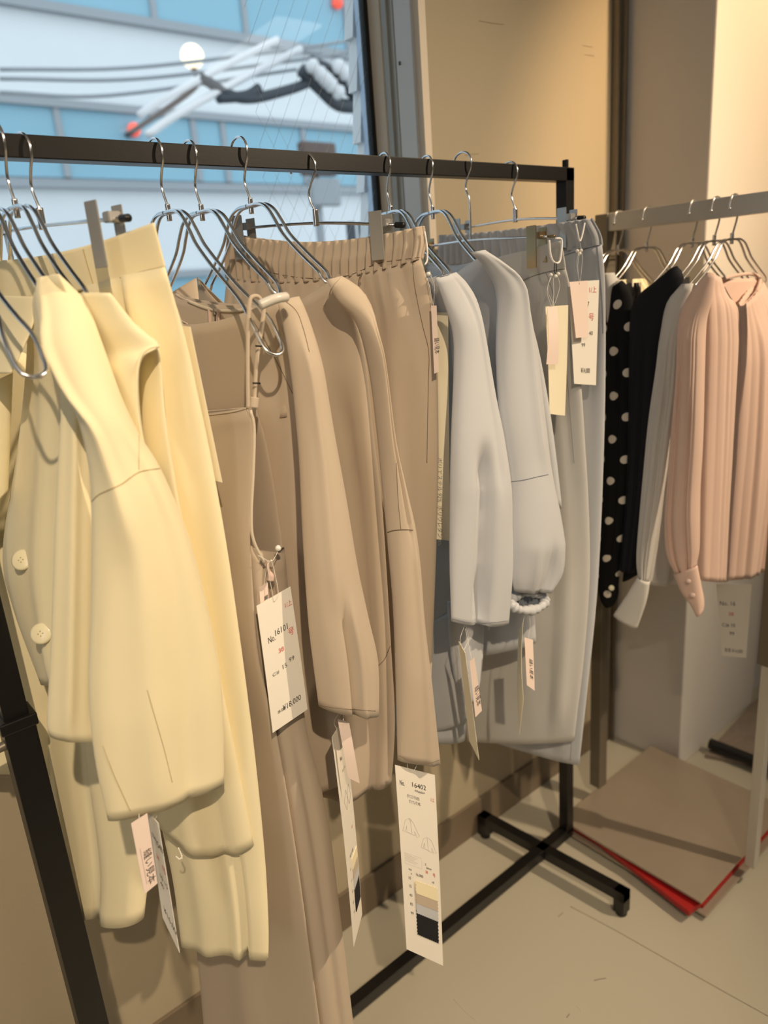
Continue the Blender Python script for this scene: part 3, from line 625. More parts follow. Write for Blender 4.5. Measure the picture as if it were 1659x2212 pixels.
# beige elastic trousers
g = gr('beige_trousers', .642, 'beige trousers with wide gathered elastic waist in the middle of the rail', 'trousers')
tube('waistband', Y_([(492, 503, 1.045), (489, 560, 1.045), (490, 600, 1.045)], 1.045), Y_([(914, 488, .737), (917, 520, .735), (909, 560, .737)], .737), TAUPE, g, d=[(0, .014), (.5, .019), (1, .013)], back=1.0, gather=(24, .006, 0, 1), cap=False, sag=.016, N=150, M=22, seed=22, thick=.002)
tube('leg', Y_([(490, 596, 1.045), (484, 700, 1.04), (500, 1000, 1.0), (560, 1490, .98)], 1.0),
     Y_([(909, 558, .738), (924, 610, .735), (936, 660, .733), (943, 740, .733), (946, 860, .733), (947, 1000, .733), (942, 1200, .735), (931, 1490, .74)], .735), TAUPE, g, d=[(0, .014), (.2, .024), (1, .03)],
     gather=(15, .003, 0, .06), sag=.012, folds=[(.86, .010, .06, .03, 1.1, -.02), (.62, .008, .08, .05, 1.1, .03), (.74, -.008, .06, .05, 1.1, 0)], N=70, M=60, seed=23, cap=False)
K = ['beige_trousers:leg', 'beige_trousers:waistband']
seam([(562, 581), (600, 592), (667, 601), (748, 596), (813, 570), (860, 562), (906, 556)], K, TAUPE2, g, r=.0005)
seam([(891, 560), (896, 620), (912, 700), (926, 760), (925, 830), (922, 1000)], K, TAUPE2, g, r=.0005)
wire('pocket_opening', [P(782, 590, .80), P(776, 606, .80), P(774, 625, .80)], .0012, TAUPE2, g)

# blue-grey blouse, first
g = gr('blue_grey_blouse', .7786, 'blue-grey blouse with smooth wide sleeve beside the elastic beige trousers', 'blouse')
tube('body', Y_([(760, 620, .98), (770, 900, .98), (780, 1200, .97), (800, 1540, .96)], .97),
     Y_([(945, 596, .72), (985, 720, .73), (1000, 900, .74), (1010, 1200, .75), (1012, 1420, .76), (1004, 1600, .77)], .75), BLUE, g, d=[(0, .008), (.15, .022), (1, .026)], sag=.01, seed=24, M=50)
tube('peplum', Y_([(860, 1380, .90), (868, 1500, .90), (880, 1560, .90)], .9), Y_([(1012, 1300, .75), (1014, 1450, .745), (1012, 1555, .745)], .745), BLUE, g, d=.02, hemsag=.012, seed=25, M=24)
tube('far_cuff', Y_([(966, 1300), (972, 1400), (985, 1480), (1008, 1515)], .76), Y_([(1045, 1300), (1044, 1380), (1038, 1470), (1022, 1519)], .74), BLUE, g, d=.014, seed=26, M=20)
tube('sleeve', Y_([(940, 600, .70), (958, 650, .70), (980, 720, .697), (982, 800, .695), (976, 950, .69), (973, 1100, .688), (972, 1220, .686), (975, 1342, .685)], .69),
     Y_([(985, 588, .70), (1008, 612, .70), (1030, 655, .698), (1047, 745, .695), (1066, 860, .692), (1083, 945, .69), (1098, 1050, .688), (1102, 1130, .686), (1105, 1220, .685), (1098, 1346, .685)], .69), BLUE, g,
     d=[(0, .006), (.15, .018), (.6, .026), (1, .012)], folds=[(.62, -.005, .06, .05, .6, .1), (.42, -.022, .11, .5, 1.0, 0), (.5, -.013, .035, .86, 1.1, -.02)], hemsag=.004, seed=27, M=56)
seam([(974, 1336), (1010, 1344), (1050, 1346), (1097, 1341)], ['blue_grey_blouse:sleeve'], BLUE2, g, r=.0004, name='hem_stitch')
seam([(928, 560), (935, 580), (943, 597), (960, 596), (985, 588)], ['blue_grey_blouse:sleeve', 'blue_grey_blouse:body'], BLUE2, g, r=.0005)

# puff-sleeved blue-grey blouse
g = gr('puff_sleeve_blouse', .8645, 'blue-grey blouse with puffed sleeve gathered into a ruffled cuff', 'blouse')
tube('back_neck', Y_([(905, 560, 1.04), (905, 640, 1.04), (905, 760, 1.03)], 1.04), Y_([(1045, 560, .78), (1050, 640, .78), (1050, 760, .78)], .78), BLUE, g, d=.008, sag=.01, cap=False, seed=28, M=16)
tube('front', Y_([(880, 640, 1.02), (885, 900, 1.0), (900, 1200, .98), (925, 1385, .97)], 1.0),
     Y_([(1048, 548, .71), (1090, 700, .72), (1110, 900, .73), (1130, 1100, .74), (1150, 1270, .75), (1158, 1388, .75)], .73), BLUE, g, d=[(0, .008), (.2, .028), (1, .032)], sag=.01, folds=[(.6, .006, .1, .1, 1.1, .05)], cap=False, seed=29, M=50)
tube('sleeve', Y_([(1018, 545, .70), (1050, 580, .70), (1078, 640, .697), (1074, 760, .695), (1080, 900, .69), (1099, 1040, .685), (1101, 1150, .683), (1103, 1240, .683), (1112, 1278, .684)], .69),
     Y_([(1045, 540, .70), (1085, 570, .70), (1113, 600, .70), (1130, 660, .698), (1148, 745, .695), (1167, 880, .69), (1185, 1024, .687), (1202, 1110, .684), (1212, 1180, .683), (1212, 1235, .683), (1190, 1276, .684)], .69), BLUE, g,
     d=[(0, .008), (.15, .024), (.6, .024), (.85, .030), (1, .012)], folds=[(.55, .005, .1, .06, .6, .08), (.55, -.008, .05, .86, 1.1, 0), (.3, .006, .05, .88, 1.1, 0), (.75, .006, .05, .88, 1.1, 0)], seed=30, M=60)
tube('sleeve_back', Y_([(1100, 600, .715), (1130, 760, .712), (1160, 950, .71), (1180, 1090, .71)], .71), Y_([(1122, 606, .70), (1160, 745, .70), (1190, 920, .70), (1211, 1095, .70)], .70), BLUE, g, d=.016, seed=31, M=24)
rp_ = [P(1141 + 36 * math.cos(q) + 6 * math.sin(q), 1299 + 19 * math.sin(q) - 5 * math.cos(q), .690 - .006 * math.sin(q)) for q in [2 * math.pi * i / 72 for i in range(72)]]
vs, fs = wire_geo(rp_, lambda t: .0070 + .0011 * math.sin(t * 2 * math.pi * 17) + .0012 * math.sin(t * 2 * math.pi * 5), 10, closed=True); cu_ = meshobj('cuff', vs, fs, BLUE, g)
tube('cuff_inner_shade', Y_([(1112, 1276), (1106, 1296), (1114, 1316)], .70), Y_([(1168, 1276), (1174, 1298), (1166, 1318)], .70), BLUE2, cu_, d=.004, gather=(9, .003, 0, 1), cap=True, N=60, M=14, seed=32)  # darker cloth colour painted in for shade within the cuff opening
K = ['puff_sleeve_blouse:sleeve']
seam([(1100, 1041), (1130, 1037), (1160, 1030), (1184, 1025)], K, BLUE2, g, r=.0006)
seam([(1022, 545), (1010, 575), (995, 598), (985, 608)], ['puff_sleeve_blouse:front', 'puff_sleeve_blouse:sleeve'], BLUE2, g, r=.0012, name='neck_edge')
seam([(935, 566), (970, 570), (1010, 560)], ['puff_sleeve_blouse:back_neck'], PALE, g, r=.0022, name='neck_binding')

# greige trousers
g = gr('greige_trousers', .951, 'greige trousers with flat belt-looped waistband under the brass-plated clip', 'trousers')
tube('waistband', Y_([(905, 585, 1.02), (905, 615, 1.02), (906, 650, 1.02)], 1.02), Y_([(1212, 520, .715), (1218, 548, .713), (1223, 580, .713)], .714), GREIGE, g, d=.014, back=1, cap=False, sag=.006, seed=33, M=14, thick=.002)
tube('leg', Y_([(906, 648, 1.02), (925, 1000, 1.0), (960, 1300, .97), (1010, 1600, .95)], 1.0),
     Y_([(1222, 578, .713), (1236, 640, .71), (1247, 740, .71), (1257, 850, .71), (1264, 960, .71), (1272, 1100, .712), (1274, 1250, .715), (1262, 1420, .72), (1240, 1600, .725)], .71), GREIGE, g,
     d=[(0, .014), (.2, .024), (.7, .024), (1, .012)], folds=[(.86, .009, .05, .02, .95, 0), (.76, -.010, .04, .02, .95, 0), (.64, .008, .07, .1, .9, 0)], seed=34, M=60, cap=False)
K = ['greige_trousers:leg', 'greige_trousers:waistband']
seam([(1126, 608), (1150, 597), (1180, 588), (1221, 580)], K, GREIGE2, g, r=.0007)
seam([(1180, 590), (1196, 640), (1212, 720), (1226, 830), (1240, 1000)], K, GREIGE2, g, r=.0004)
seam([(1093, 566), (1095, 580), (1098, 600)], K, GREIGE, g, r=.003, name='belt_loop')

# blue-grey elastic trousers
g = gr('blue_grey_trousers', 1.063, 'blue-grey elastic-waist trousers hanging last before the right-hand post', 'trousers')
tube('waistband', Y_([(948, 508, 1.04), (946, 540, 1.04), (945, 575, 1.04)], 1.04), Y_([(1278, 472, .72), (1296, 505, .715), (1301, 530, .715)], .716), BLUE, g, d=.016, back=1, gather=(20, .0055, 0, 1), cap=False, sag=.004, N=140, M=20, seed=35, thick=.002)
tube('leg', Y_([(945, 572, 1.04), (965, 900, 1.03), (1010, 1300, 1.0), (1048, 1450, .97), (1060, 1598, .95)], 1.0),
     Y_([(1300, 528, .715), (1306, 600, .713), (1308, 700, .712), (1307, 860, .712), (1303, 1012, .712), (1296, 1180, .714), (1287, 1315, .716), (1270, 1480, .72), (1251, 1652, .725)], .713), BLUE, g,
     d=[(0, .016), (.2, .026), (.7, .024), (1, .010)], gather=(13, .003, 0, .05), folds=[(.86, .008, .05, .05, .95, 0), (.74, -.008, .05, .05, .95, 0), (.58, .01, .09, .2, .9, 0)], N=70, M=60, seed=36, cap=False)
K = ['blue_grey_trousers:leg', 'blue_grey_trousers:waistband']
seam([(1215, 553), (1240, 545), (1270, 536), (1299, 528)], K, BLUE2, g, r=.0007)
seam([(1253, 860), (1258, 1000), (1256, 1240), (1232, 1642)], K, BLUE2, g, r=.0005)
seam([(1290, 532), (1300, 640), (1303, 720)], K, BLUE2, g, r=.0004)

# ------------------------------------------------------------------ steel display rack with blouses
SX = 1.42
sr = root('steel_rack', (SX, .75, 0), 'brushed steel rack on a flat base plate beside the white pillar', 'clothing rack')
boxes('rail', [((SX - .012, .539, 1.412), (SX + .012, .968, 1.447))], STEEL, sr, bevel=.0015)
boxes('post', [((SX - .016, .938, .05), (SX + .016, .968, 1.4465))], STEEL_D, sr, bevel=.0015)
p2 = boxes('post', [((SX - .011, .545, .05), (SX + .011, .567, .62))], STEEL, sr, bevel=.0015)
boxes('outer_tube', [((SX - .017, .539, .55), (SX + .017, .573, 1.412))], STEEL_D, p2, bevel=.0015)
boxes('base_plate', [((1.245, .58, .044), (1.66, .945, .05))], PLATE, sr, bevel=.001)
boxes('under_plate', [((1.25, .57, .012), (1.67, .94, .018))], PLATE, sr, bevel=.001)
for x, y in ((1.275, .66), (1.275, .91), (1.63, .66), (1.63, .91)): boxes('spacer', [((x - .008, y - .008, .0), (x + .008, y + .008, .044))], BLACK, sr)
a, b = PZ(1262, 1798, .034), PZ(1488, 1974, .028)
dr = (b - a).normalized(); nn = V((-dr.y, dr.x, 0)); nn = nn if nn.x > 0 else -nn
vs = [a + V((0, 0, .006)), b + V((0, 0, .006)), b + nn * .06 + V((0, 0, .006)), a + nn * .06 + V((0, 0, .006))]; vs = vs + [v - V((0, 0, .012)) for v in vs]
tag(meshobj('red_board', vs, [(0, 1, 2, 3), (7, 6, 5, 4), (0, 4, 5, 1), (1, 5, 6, 2), (2, 6, 7, 3), (3, 7, 4, 0)], REDB, None, False), 'thin red board sticking out from under the bronze base plate', 'board')
tag(boxes('red_board', [((1.262, .584, .019), (1.664, .938, .0275))], REDB), 'red panel lying flat under the bronze base plate', 'board')

# floor mat and the foot of a neighbouring rack
rp = [PZ(1508, 1615, 0), PZ(1575, 1500, 0), V((2.6, .80, 0)), V((2.2, .45, 0))]
rp = [V((1.775, .842, 0)), V((2.13, .868, 0)), V((2.75, .868, 0)), V((2.75, .55, 0)), V((1.87, .62, 0))]
vs = [v + V((0, 0, .0)) for v in rp] + [v + V((0, 0, .012)) for v in rp]; n = len(rp)
tag(meshobj('rug', vs, [tuple(range(n))[::-1], tuple(range(n, 2*n))] + [(i, (i+1) % n, n + (i+1) % n, n + i) for i in range(n)], RUG, None, False), 'grey-brown textured rug past the white pillar', 'rug')
a, b = PZ(1534, 1606, .03), PZ(1659, 1656, .03)
tag(wire('floor_bar', [a, a.lerp(b, .5), b, b + (b - a) * 1.5], .0155, RUBBER, n=14), 'black round bar lying across the grey-brown rug', 'rack foot')

def sl(pts, X): return X_(pts, X)
for y, lb, sz in ((.919, 'chrome hanger farthest along the steel rail, nearest its corner', 0), (.855, 'chrome hanger second from the steel rail corner, above the dotted blouse', 0), (.759, 'chrome hanger in the middle of the steel rail, inside the black blouse', 0), (.716, 'chrome hanger under the pale grey blouse, second nearest on the steel rail', 0), (.683, 'chrome hanger showing through the pink blouse neck', 0)):
    o, e, n_ = hanger(V((SX - .004, y, 1.368)), 0, lb, flip=-1, group='hangers on the steel rack', tipl=.185, ex=V((-1, 0, 0)), drop=.8, hook=False, r=.0019, cut=.15)
    c = V((SX - .004, y, 1.368)); hk = [(0, 0), (.001, .012), (.012, .034), (.017, .047), (.0205, .060), (.0205, .070), (.015, .0785), (.004, .0815), (-.007, .0795), (-.0135, .071), (-.0165, .058)]
    wire('hook', [c + V((s, 0, z)) for s, z in hk], .0017, CHROME, o, n=10, res=60); ball('tip', c + V((-.0165, 0, .0575)), .003, CHROME, o)


def sg(name, y, label, cat='blouse', group=None): return root(name, V((SX, y, 1.2)), label, cat, group)
g = sg('cream_top', .919, 'cream top peeking out behind the dotted black blouse', 'top'); g.name = 'cream_shell'
tube('shoulder', sl([(1306, 590), (1308, 640), (1312, 720), (1316, 800)], 1.235), sl([(1318, 590), (1345, 625), (1360, 700), (1360, 800)], 1.27), PALE, g, d=.012, seed=41)
tube('back', X_([(1330, 605, 1.3), (1330, 660, 1.3), (1330, 760, 1.3)], 1.3), X_([(1392, 602, 1.58), (1402, 640, 1.58), (1405, 760, 1.58)], 1.58), CREAM, g, d=.012, seed=42)
g = sg('polka_dot_blouse', .855, 'black chiffon blouse with white polka dots and buttoned cuff')
DOT = dot_mat()
tube('sleeve', sl([(1332, 606), (1316, 640), (1309, 720), (1310, 850), (1306, 1000), (1300, 1140), (1293, 1240), (1296, 1290), (1308, 1311)], 1.245), sl([(1345, 606), (1366, 640), (1376, 760), (1374, 900), (1366, 1040), (1352, 1160), (1337, 1250), (1336, 1285), (1328, 1306)], 1.25), DOT, g, d=[(0, .01), (.2, .022), (.8, .022), (1, .012)], dots=True, folds=[(.55, -.005, .06, .15, .9, .1)], seed=43)
tube('body', sl([(1345, 612, 1.27), (1340, 800, 1.28), (1335, 1000, 1.28), (1325, 1240, 1.28)], 1.27), sl([(1372, 612, 1.56), (1390, 800, 1.57), (1392, 1000, 1.57), (1385, 1200, 1.57)], 1.57), DOT, g, d=.02, dots=True, seed=44)
c = PX(1321, 1270, 1.225); n_ = (CAM - c).normalized()
wire('button', [c, c + n_ * .002, c + n_ * .0028], lambda t: .0058 if t < .8 else .0046, BTN, g, n=18, res=10, smooth=False)
g = sg('black_blouse', .759, 'plain black blouse with pointed hem between dotted and pale blouses')
tube('sleeve', sl([(1448, 580), (1415, 608), (1374, 645), (1362, 700), (1359, 900), (1352, 1080), (1338, 1225)], 1.24), sl([(1462, 574), (1478, 600), (1455, 660), (1436, 760), (1416, 920), (1400, 1050), (1372, 1236)], 1.25), NAVY, g, d=[(0, .006), (.2, .026), (1, .02)], folds=[(.55, -.006, .06, .25, 1, 0), (.3, .005, .05, .25, 1, 0)], seed=45)
tube('body', sl([(1380, 650, 1.27), (1385, 900, 1.28), (1345, 1257, 1.28)], 1.27), sl([(1486, 598, 1.58), (1500, 900, 1.58), (1500, 1180, 1.58)], 1.58), NAVY, g, d=.02, seed=46, hemsag=-.02)
g = sg('pale_grey_blouse', .716, 'pale grey chiffon blouse with wide turned-out cuff')
tube('sleeve', sl([(1472, 614), (1440, 655), (1428, 720), (1420, 790), (1404, 900), (1394, 1000), (1384, 1110), (1377, 1200), (1381, 1252)], 1.24), sl([(1498, 612), (1486, 660), (1472, 740), (1464, 850), (1450, 950), (1436, 1050), (1424, 1120), (1412, 1190), (1401, 1258)], 1.245), PALE, g, d=[(0, .006), (.2, .022), (1, .016)], gather=(4, .0022, .2, 1), folds=[(.62, -.006, .05, .3, 1, 0)], N=60, seed=47)
tube('body', sl([(1470, 640, 1.27), (1440, 900, 1.27), (1412, 1150, 1.26), (1399, 1263, 1.26)], 1.26), sl([(1540, 640, 1.5), (1520, 900, 1.5), (1500, 1150, 1.5), (1490, 1250, 1.5)], 1.5), PALE, g, d=.02, folds=[(.2, .006, .05, .1, 1.1, 0)], seed=48, hemsag=.004)
tube('cuff', sl([(1377, 1246), (1350, 1290), (1325, 1328)], 1.232), sl([(1404, 1256), (1396, 1300), (1376, 1358)], 1.238), WHITEF, g, d=.010, back=1, cap=False, M=16, seed=49)
g = sg('pink_blouse', .683, 'pale pink pleated blouse with standing collar and two-button cuff')
tube('left_front', X_([(1530, 592, 1.27), (1524, 640, 1.28), (1520, 740, 1.29), (1516, 900, 1.30), (1512, 1080, 1.30), (1510, 1253, 1.30)], 1.3), X_([(1553, 604, 1.36), (1568, 640, 1.365), (1592, 668, 1.375), (1596, 760, 1.39), (1588, 950, 1.40), (1576, 1100, 1.40), (1566, 1252, 1.40)], 1.4), PINK, g, d=[(0, .010), (.2, .018), (1, .020)], gather=(5, .0016, .0, 1), N=80, M=50, seed=50, cap=False)
tube('right_front', X_([(1594, 664, 1.385), (1594, 760, 1.40), (1584, 950, 1.41), (1572, 1100, 1.41), (1562, 1252, 1.41)], 1.4), X_([(1642, 604, 1.56), (1690, 700, 1.58), (1700, 850, 1.58), (1690, 1050, 1.58), (1660, 1222, 1.58)], 1.57), PINK, g, d=[(0, .012), (.2, .022), (1, .026)], gather=(8, .0017, .0, 1), N=110, M=50, seed=55, cap=False, folds=[(.3, .006, .06, .1, 1.2, .02), (.6, -.008, .05, .1, 1.2, .02)])
tube('sleeve', sl([(1526, 588), (1490, 635), (1468, 690), (1463, 800), (1452, 930), (1442, 1050), (1437, 1140), (1442, 1200), (1462, 1242)], 1.235), sl([(1546, 590), (1540, 640), (1526, 700), (1522, 800), (1518, 950), (1512, 1060), (1511, 1150), (1510, 1190), (1503, 1228)], 1.24), PINK, g, d=[(0, .006), (.2, .024), (.8, .026), (1, .014)], gather=(7, .0015, .2, 1), N=90, M=56, seed=51, folds=[(.3, -.006, .05, .3, 1.1, 0), (.7, -.006, .05, .4, 1.1, 0)])
tube('cuff', sl([(1456, 1240), (1470, 1275), (1492, 1306), (1504, 1330)], 1.228), sl([(1506, 1222), (1514, 1262), (1521, 1300), (1519, 1322)], 1.232), PINK, g, d=.012, back=1, cap=False, M=18, seed=52)
for u, v in ((1487, 1256), (1496, 1286)):
    c = PX(u, v, 1.216); n_ = (CAM - c).normalized(); wire('button', [c, c + n_ * .002, c + n_ * .0028], lambda t: .0046 if t < .8 else .0036, TAPE, g, n=16, res=10, smooth=False)
cn = [PX(u, v, x) for u, v, x in ((1556, 604, 1.38), (1590, 595, 1.45), (1625, 592, 1.52), (1641, 603, 1.545), (1636, 628, 1.50), (1612, 655, 1.44), (1592, 664, 1.395), (1575, 645, 1.37), (1562, 622, 1.36))]
wire('collar', cn, .0034, PINK, g, n=10, closed=False)
tube('back_neck', X_([(1552, 604, 1.40), (1556, 680, 1.40)], 1.4), X_([(1640, 600, 1.56), (1642, 680, 1.56)], 1.56), PINK, g, d=.006, cap=False, M=10, seed=53)


# ------------------------------------------------------------------ price cards
def tg(name, c, label, cat='price tag', group=None):
    return root(name, (c[0] + c[1]) / 2, label, cat, group)
def strings(o, pl_, m=THREAD, r=.00035): return wires('string', pl_, r, m, o, n=5)
JT = '縫い見本'
# big card on the jumpsuit armhole
c = quad([(554, 1309, .69), (627, 1267, .69), (664, 1532, .688), (589, 1583, .688)], .69)
o = tg('price_tag', c, 'white price card No. 16101 hanging at the jumpsuit armhole')
card('t', c, PAPER, o, [('1/上', .74, .13, .036, RED, .8), ('No.', .17, .315, .048, INK, .62), ('16101', .36, .29, .047, INK, .78), ('号', .74, .345, .046, RED, .85), ('38', .41, .43, .035, RED), ('C/#', .17, .575, .026, INK), ('15', .44, .565, .035, INK), ('99', .66, .545, .035, INK), ('本体', .18, .88, .022, INK), ('¥18,000', .34, .885, .046, INK, .74)], curl=.001)
strings(o, [[P(592, 1300, .689), P(588, 1278, .689), P(578, 1225, .69), P(586, 1210, .692)], [P(592, 1301, .689), P(601, 1282, .688), P(594, 1240, .69), P(586, 1208, .692)], [P(558, 1200, .692), P(586, 1212, .69), P(602, 1188, .695)]])
ball('knot', P(601, 1184, .694), .0036, THREAD, o)
c = quad([(560, 1270, .70), (578, 1257, .70), (580, 1300, .70), (562, 1312, .70)], .70)
o = tg('stitch_tag', c, 'tiny white card tucked behind the No. 16101 price card', 'tag'); card('t', c, PINKP, o, [('■', .45, .8, .2, GREYINK)]); strings(o, [[P(570, 1266, .70), P(574, 1240, .70), P(578, 1214, .695)]])

# tall card 16402 on the jacket sleeve
c = quad([(853, 1652, .668), (939, 1674, .668), (957, 2086, .660), (878, 2050, .664)], .66)
o = tg('price_tag', c, 'tall white card No. 16402 with five fabric swatches below the beige jacket cuff')
J1 = [(.10, .315), (.16, .27), (.27, .255), (.36, .275), (.44, .31), (.50, .335), (.43, .345), (.38, .315), (.385, .338), (.28, .335), (.18, .332), (.185, .30), (.14, .335), (.08, .33), (.10, .315)]
J2 = [(.55, .375), (.60, .34), (.70, .327), (.80, .335), (.87, .365), (.93, .395), (.86, .40), (.81, .375), (.82, .40), (.71, .395), (.62, .39), (.62, .36), (.58, .393), (.53, .388), (.55, .375)]
card('t', c, PAPER, o, [('No.', .08, .095, .027, INK, .62), ('16402', .36, .088, .024, INK, 1.35), ('≪Washable≫', .44, .11, .0125, INK, .8), ('ポリエステル92%', .24, .149, .0155, INK, .55), ('ポリウレタン8%', .28, .175, .0155, INK, .55), ('1/上', .84, .135, .016, RED, .8), ('丈', .60, .478, .010, INK), ('64cm', .64, .495, .013, INK), ('38', .60, .52, .016, RED), ('号', .80, .524, .016, RED), ('本体', .16, .535, .009, INK), ('¥', .22, .557, .010, INK), ('16,000', .34, .552, .0155, INK), ('+税', .76, .562, .010, INK), ('10', .14, .585, .016, INK), ('15', .145, .63, .016, INK), ('40', .15, .68, .016, INK), ('85', .155, .73, .016, INK), ('99', .16, .78, .016, INK)], curl=.001,
     lines=[(J1, GREYINK, .00012), (J2, GREYINK, .00012), ([(.29, .27), (.31, .33)], GREYINK, .0001), ([(.70, .33), (.715, .395)], GREYINK, .0001), ([(.25, .257), (.29, .272), (.31, .258)], GREYINK, .00015)] + [([(.10, .455 + k * .008), (.42 - .05 * (k % 3), .459 + k * .008)], GREYINK, .00008) for k in range(5)] + [([(.09, .448), (.52, .448), (.52, .505), (.09, .505), (.09, .448)], GREYINK, .00006)])
nn = (c[1] - c[0]).cross(c[3] - c[0]).normalized(); nn = nn if nn.dot(CAM - c[0]) > 0 else -nn
BLK = mat('black_swatch', (16, 17, 20), rough=.9)
for k, (y0, y1, m_) in enumerate(((.575, .65, CREAM), (.628, .705, TAUPE), (.685, .762, BLUE), (.745, .828, BLK), (.808, .885, BLK))):
    vs = []; NZG = 22; q = .007
    ed = [(.30 + .60 * i / NZG, y0 + q * (i % 2) * .6) for i in range(NZG + 1)] + [(.90 - .02 * (j % 2), y0 + (y1 - y0) * j / 8) for j in range(1, 9)] + [(.90 - .60 * i / NZG, y1 - q * (i % 2) * .6) for i in range(1, NZG + 1)] + [(.30 + .02 * (j % 2), y1 - (y1 - y0) * j / 8) for j in range(1, 8)]
    top = [bil(c, x, y, .001, nn) + nn * (.0010 + .0004 * (4 - k) * (0 if k > 2 else 1)) for x, y in ed]; bot = [p - nn * .0006 for p in top]; n = len(top)
    sw = meshobj('fabric_swatch', top + bot, [tuple(range(n)), tuple(range(n, 2*n))[::-1]] + [(i, n + i, n + (i+1) % n, (i+1) % n) for i in range(n)], m_, o, False)
    if k == 0: sw['label'] = 'cream swatch'
strings(o, [[P(893, 1668, .667), P(898, 1658, .668), P(903, 1645, .67)], [P(884, 1664, .667), P(880, 1655, .668), P(880, 1640, .67)]])
# narrow card seen almost edge-on below the beige shirt sleeve
c = quad([(717, 1592, .675), (742, 1552, .71), (782, 1975, .70), (764, 2045, .665)], .68)
o = tg('price_tag', c, 'tall swatch card seen nearly edge-on below the beige shirt sleeve')
card('t', c, PAPER, o, [('No.', .35, .145, .022, INK, .6), ('16101', .45, .115, .02, INK, .8, 2), ('ポリエステル', .45, .2, .012, INK, .8), ('¥16,000', .25, .60, .014, INK, .9), ('10', .2, .64, .012, INK), ('15', .2, .70, .012, INK), ('40', .2, .75, .012, INK), ('85', .2, .80, .012, INK), ('99', .2, .85, .012, INK)][0:1] + [('¥16,000', .3, .60, .014, INK, .9), ('10', .22, .655, .012, INK), ('15', .22, .71, .012, INK), ('40', .22, .765, .012, INK), ('85', .22, .82, .012, INK), ('99', .22, .87, .012, INK), ('ポリエステル', .4, .2, .011, INK, .5), ('38', .65, .5, .012, RED)], curl=.002,
     lines=[([(.3, .33), (.5, .29), (.6, .34), (.45, .38), (.3, .33)], GREYINK, .00015), ([(.55, .33), (.75, .29), (.85, .35), (.7, .38), (.55, .33)], GREYINK, .00015)])
nn = (c[1] - c[0]).cross(c[3] - c[0]).normalized(); nn = nn if nn.dot(CAM - c[0]) > 0 else -nn
for k, (y0, y1, m_) in enumerate(((.62, .675, CREAM), (.67, .725, TAUPE), (.72, .775, BLUE), (.77, .84, BLK), (.825, .89, BLK))):
    top = [bil(c, x, y, .002, nn) + nn * .0012 for x, y in ((.42, y0), (.92, y0), (.92, y1), (.42, y1))]; bot = [p - nn * .0008 for p in top]
    meshobj('fabric_swatch', top + bot, [(0, 1, 2, 3), (7, 6, 5, 4), (0, 4, 5, 1), (1, 5, 6, 2), (2, 6, 7, 3), (3, 7, 4, 0)], m_, o, False)
strings(o, [[P(728, 1575, .69), P(722, 1560, .69), P(735, 1535, .69)]])
c = quad([(729, 1553, .675), (754, 1560, .668), (777, 1692, .66), (752, 1680, .667)], .67)
o = tg('stitch_tag', c, 'small pinkish blank card in front of the edge-on swatch card', 'tag'); card('t', c, PINKP, o, curl=.002); strings(o, [[P(741, 1566, .67), P(741, 1550, .675), P(743, 1530, .68)]])

# cards at the cream jacket sleeve hem
c = quad([(318, 1752, .68), (342, 1778, .655), (388, 2058, .65), (352, 1982, .672)], .66)
o = tg('price_tag', c, 'white price card turned edge-on below the wide cream sleeve')
card('t', c, PAPER, o, [('No.', .2, .2, .05, INK, .8, 0), ('15405', .42, .23, .055, INK, .9), ('38', .3, .36, .035, RED), ('号', .7, .40, .045, RED), ('10 15', .35, .52, .04, INK), ('40', .3, .60, .04, INK), ('¥16,000', .25, .86, .055, INK, .8)])
strings(o, [[P(326, 1762, .675), P(322, 1748, .68), P(318, 1735, .68)], [P(334, 1772, .665), P(340, 1755, .67), P(328, 1738, .675)]])
c = quad([(283, 1779, .655), (318, 1757, .655), (340, 1908, .652), (312, 1931, .652)], .65)
o = tg('stitch_tag', c, 'pinkish sewing sample card below the wide cream sleeve', 'tag')
card('t', c, PINKP, o, [(JT, .42, .45, .085, INK, 1, 1)], lines=[([(.24, .38), (.28, .9)], GREYINK, .0001)])
strings(o, [[P(304, 1776, .655), P(300, 1762, .66), P(306, 1745, .672)]])
# ivory card behind the cream trousers
c = quad([(386, 703, .72), (411, 706, .705), (480, 1042, .70), (452, 1034, .715)], .7)
o = tg('price_tag', c, 'plain ivory card along the right edge of the cream trousers'); card('t', c, IVORY, o); strings(o, [[P(398, 712, .715), P(380, 660, .705), P(372, 640, .70)]])
tg_ = tg('plastic_fastener', [P(388, 1834, .685)] * 2, 'white plastic tag fastener stuck in the cream trouser leg', 'fastener')
wires('barb', [[P(385, 1831, .685), P(392, 1848, .683), P(393, 1856, .683)], [P(380, 1850, .684), P(388, 1856, .683), P(394, 1848, .683)]], .0007, PAPER, tg_)
# ivory card beside the beige trousers
c = quad([(938, 674, .74), (968, 675, .73), (972, 1168, .735), (938, 1164, .745)], .74)
o = tg('price_tag', c, 'long ivory card between the beige trousers and the first blue-grey blouse')
card('t', c, IVORY, o, [('SPRING SAMPLE', 2, 2, .01, INK)][:0] + [('ポリエステル 92%  ポリウレタン 8%', .22, .62, .018, GREYINK, 1, 1)]); strings(o, [[P(942, 680, .735), P(935, 610, .735), P(928, 585, .735)]])
c = quad([(931, 660, .725), (943, 660, .722), (948, 803, .718), (938, 807, .72)], .72)
o = tg('stitch_tag', c, 'slim pinkish card hanging at the beige trouser side', 'tag'); card('t', c, PINKP, o, [(JT, .35, .48, .07, INK, .6, 1)])
strings(o, [[P(936, 662, .724), P(938, 615, .726), P(926, 590, .73)], [P(936, 662, .724), P(928, 620, .726), P(922, 600, .73)]])
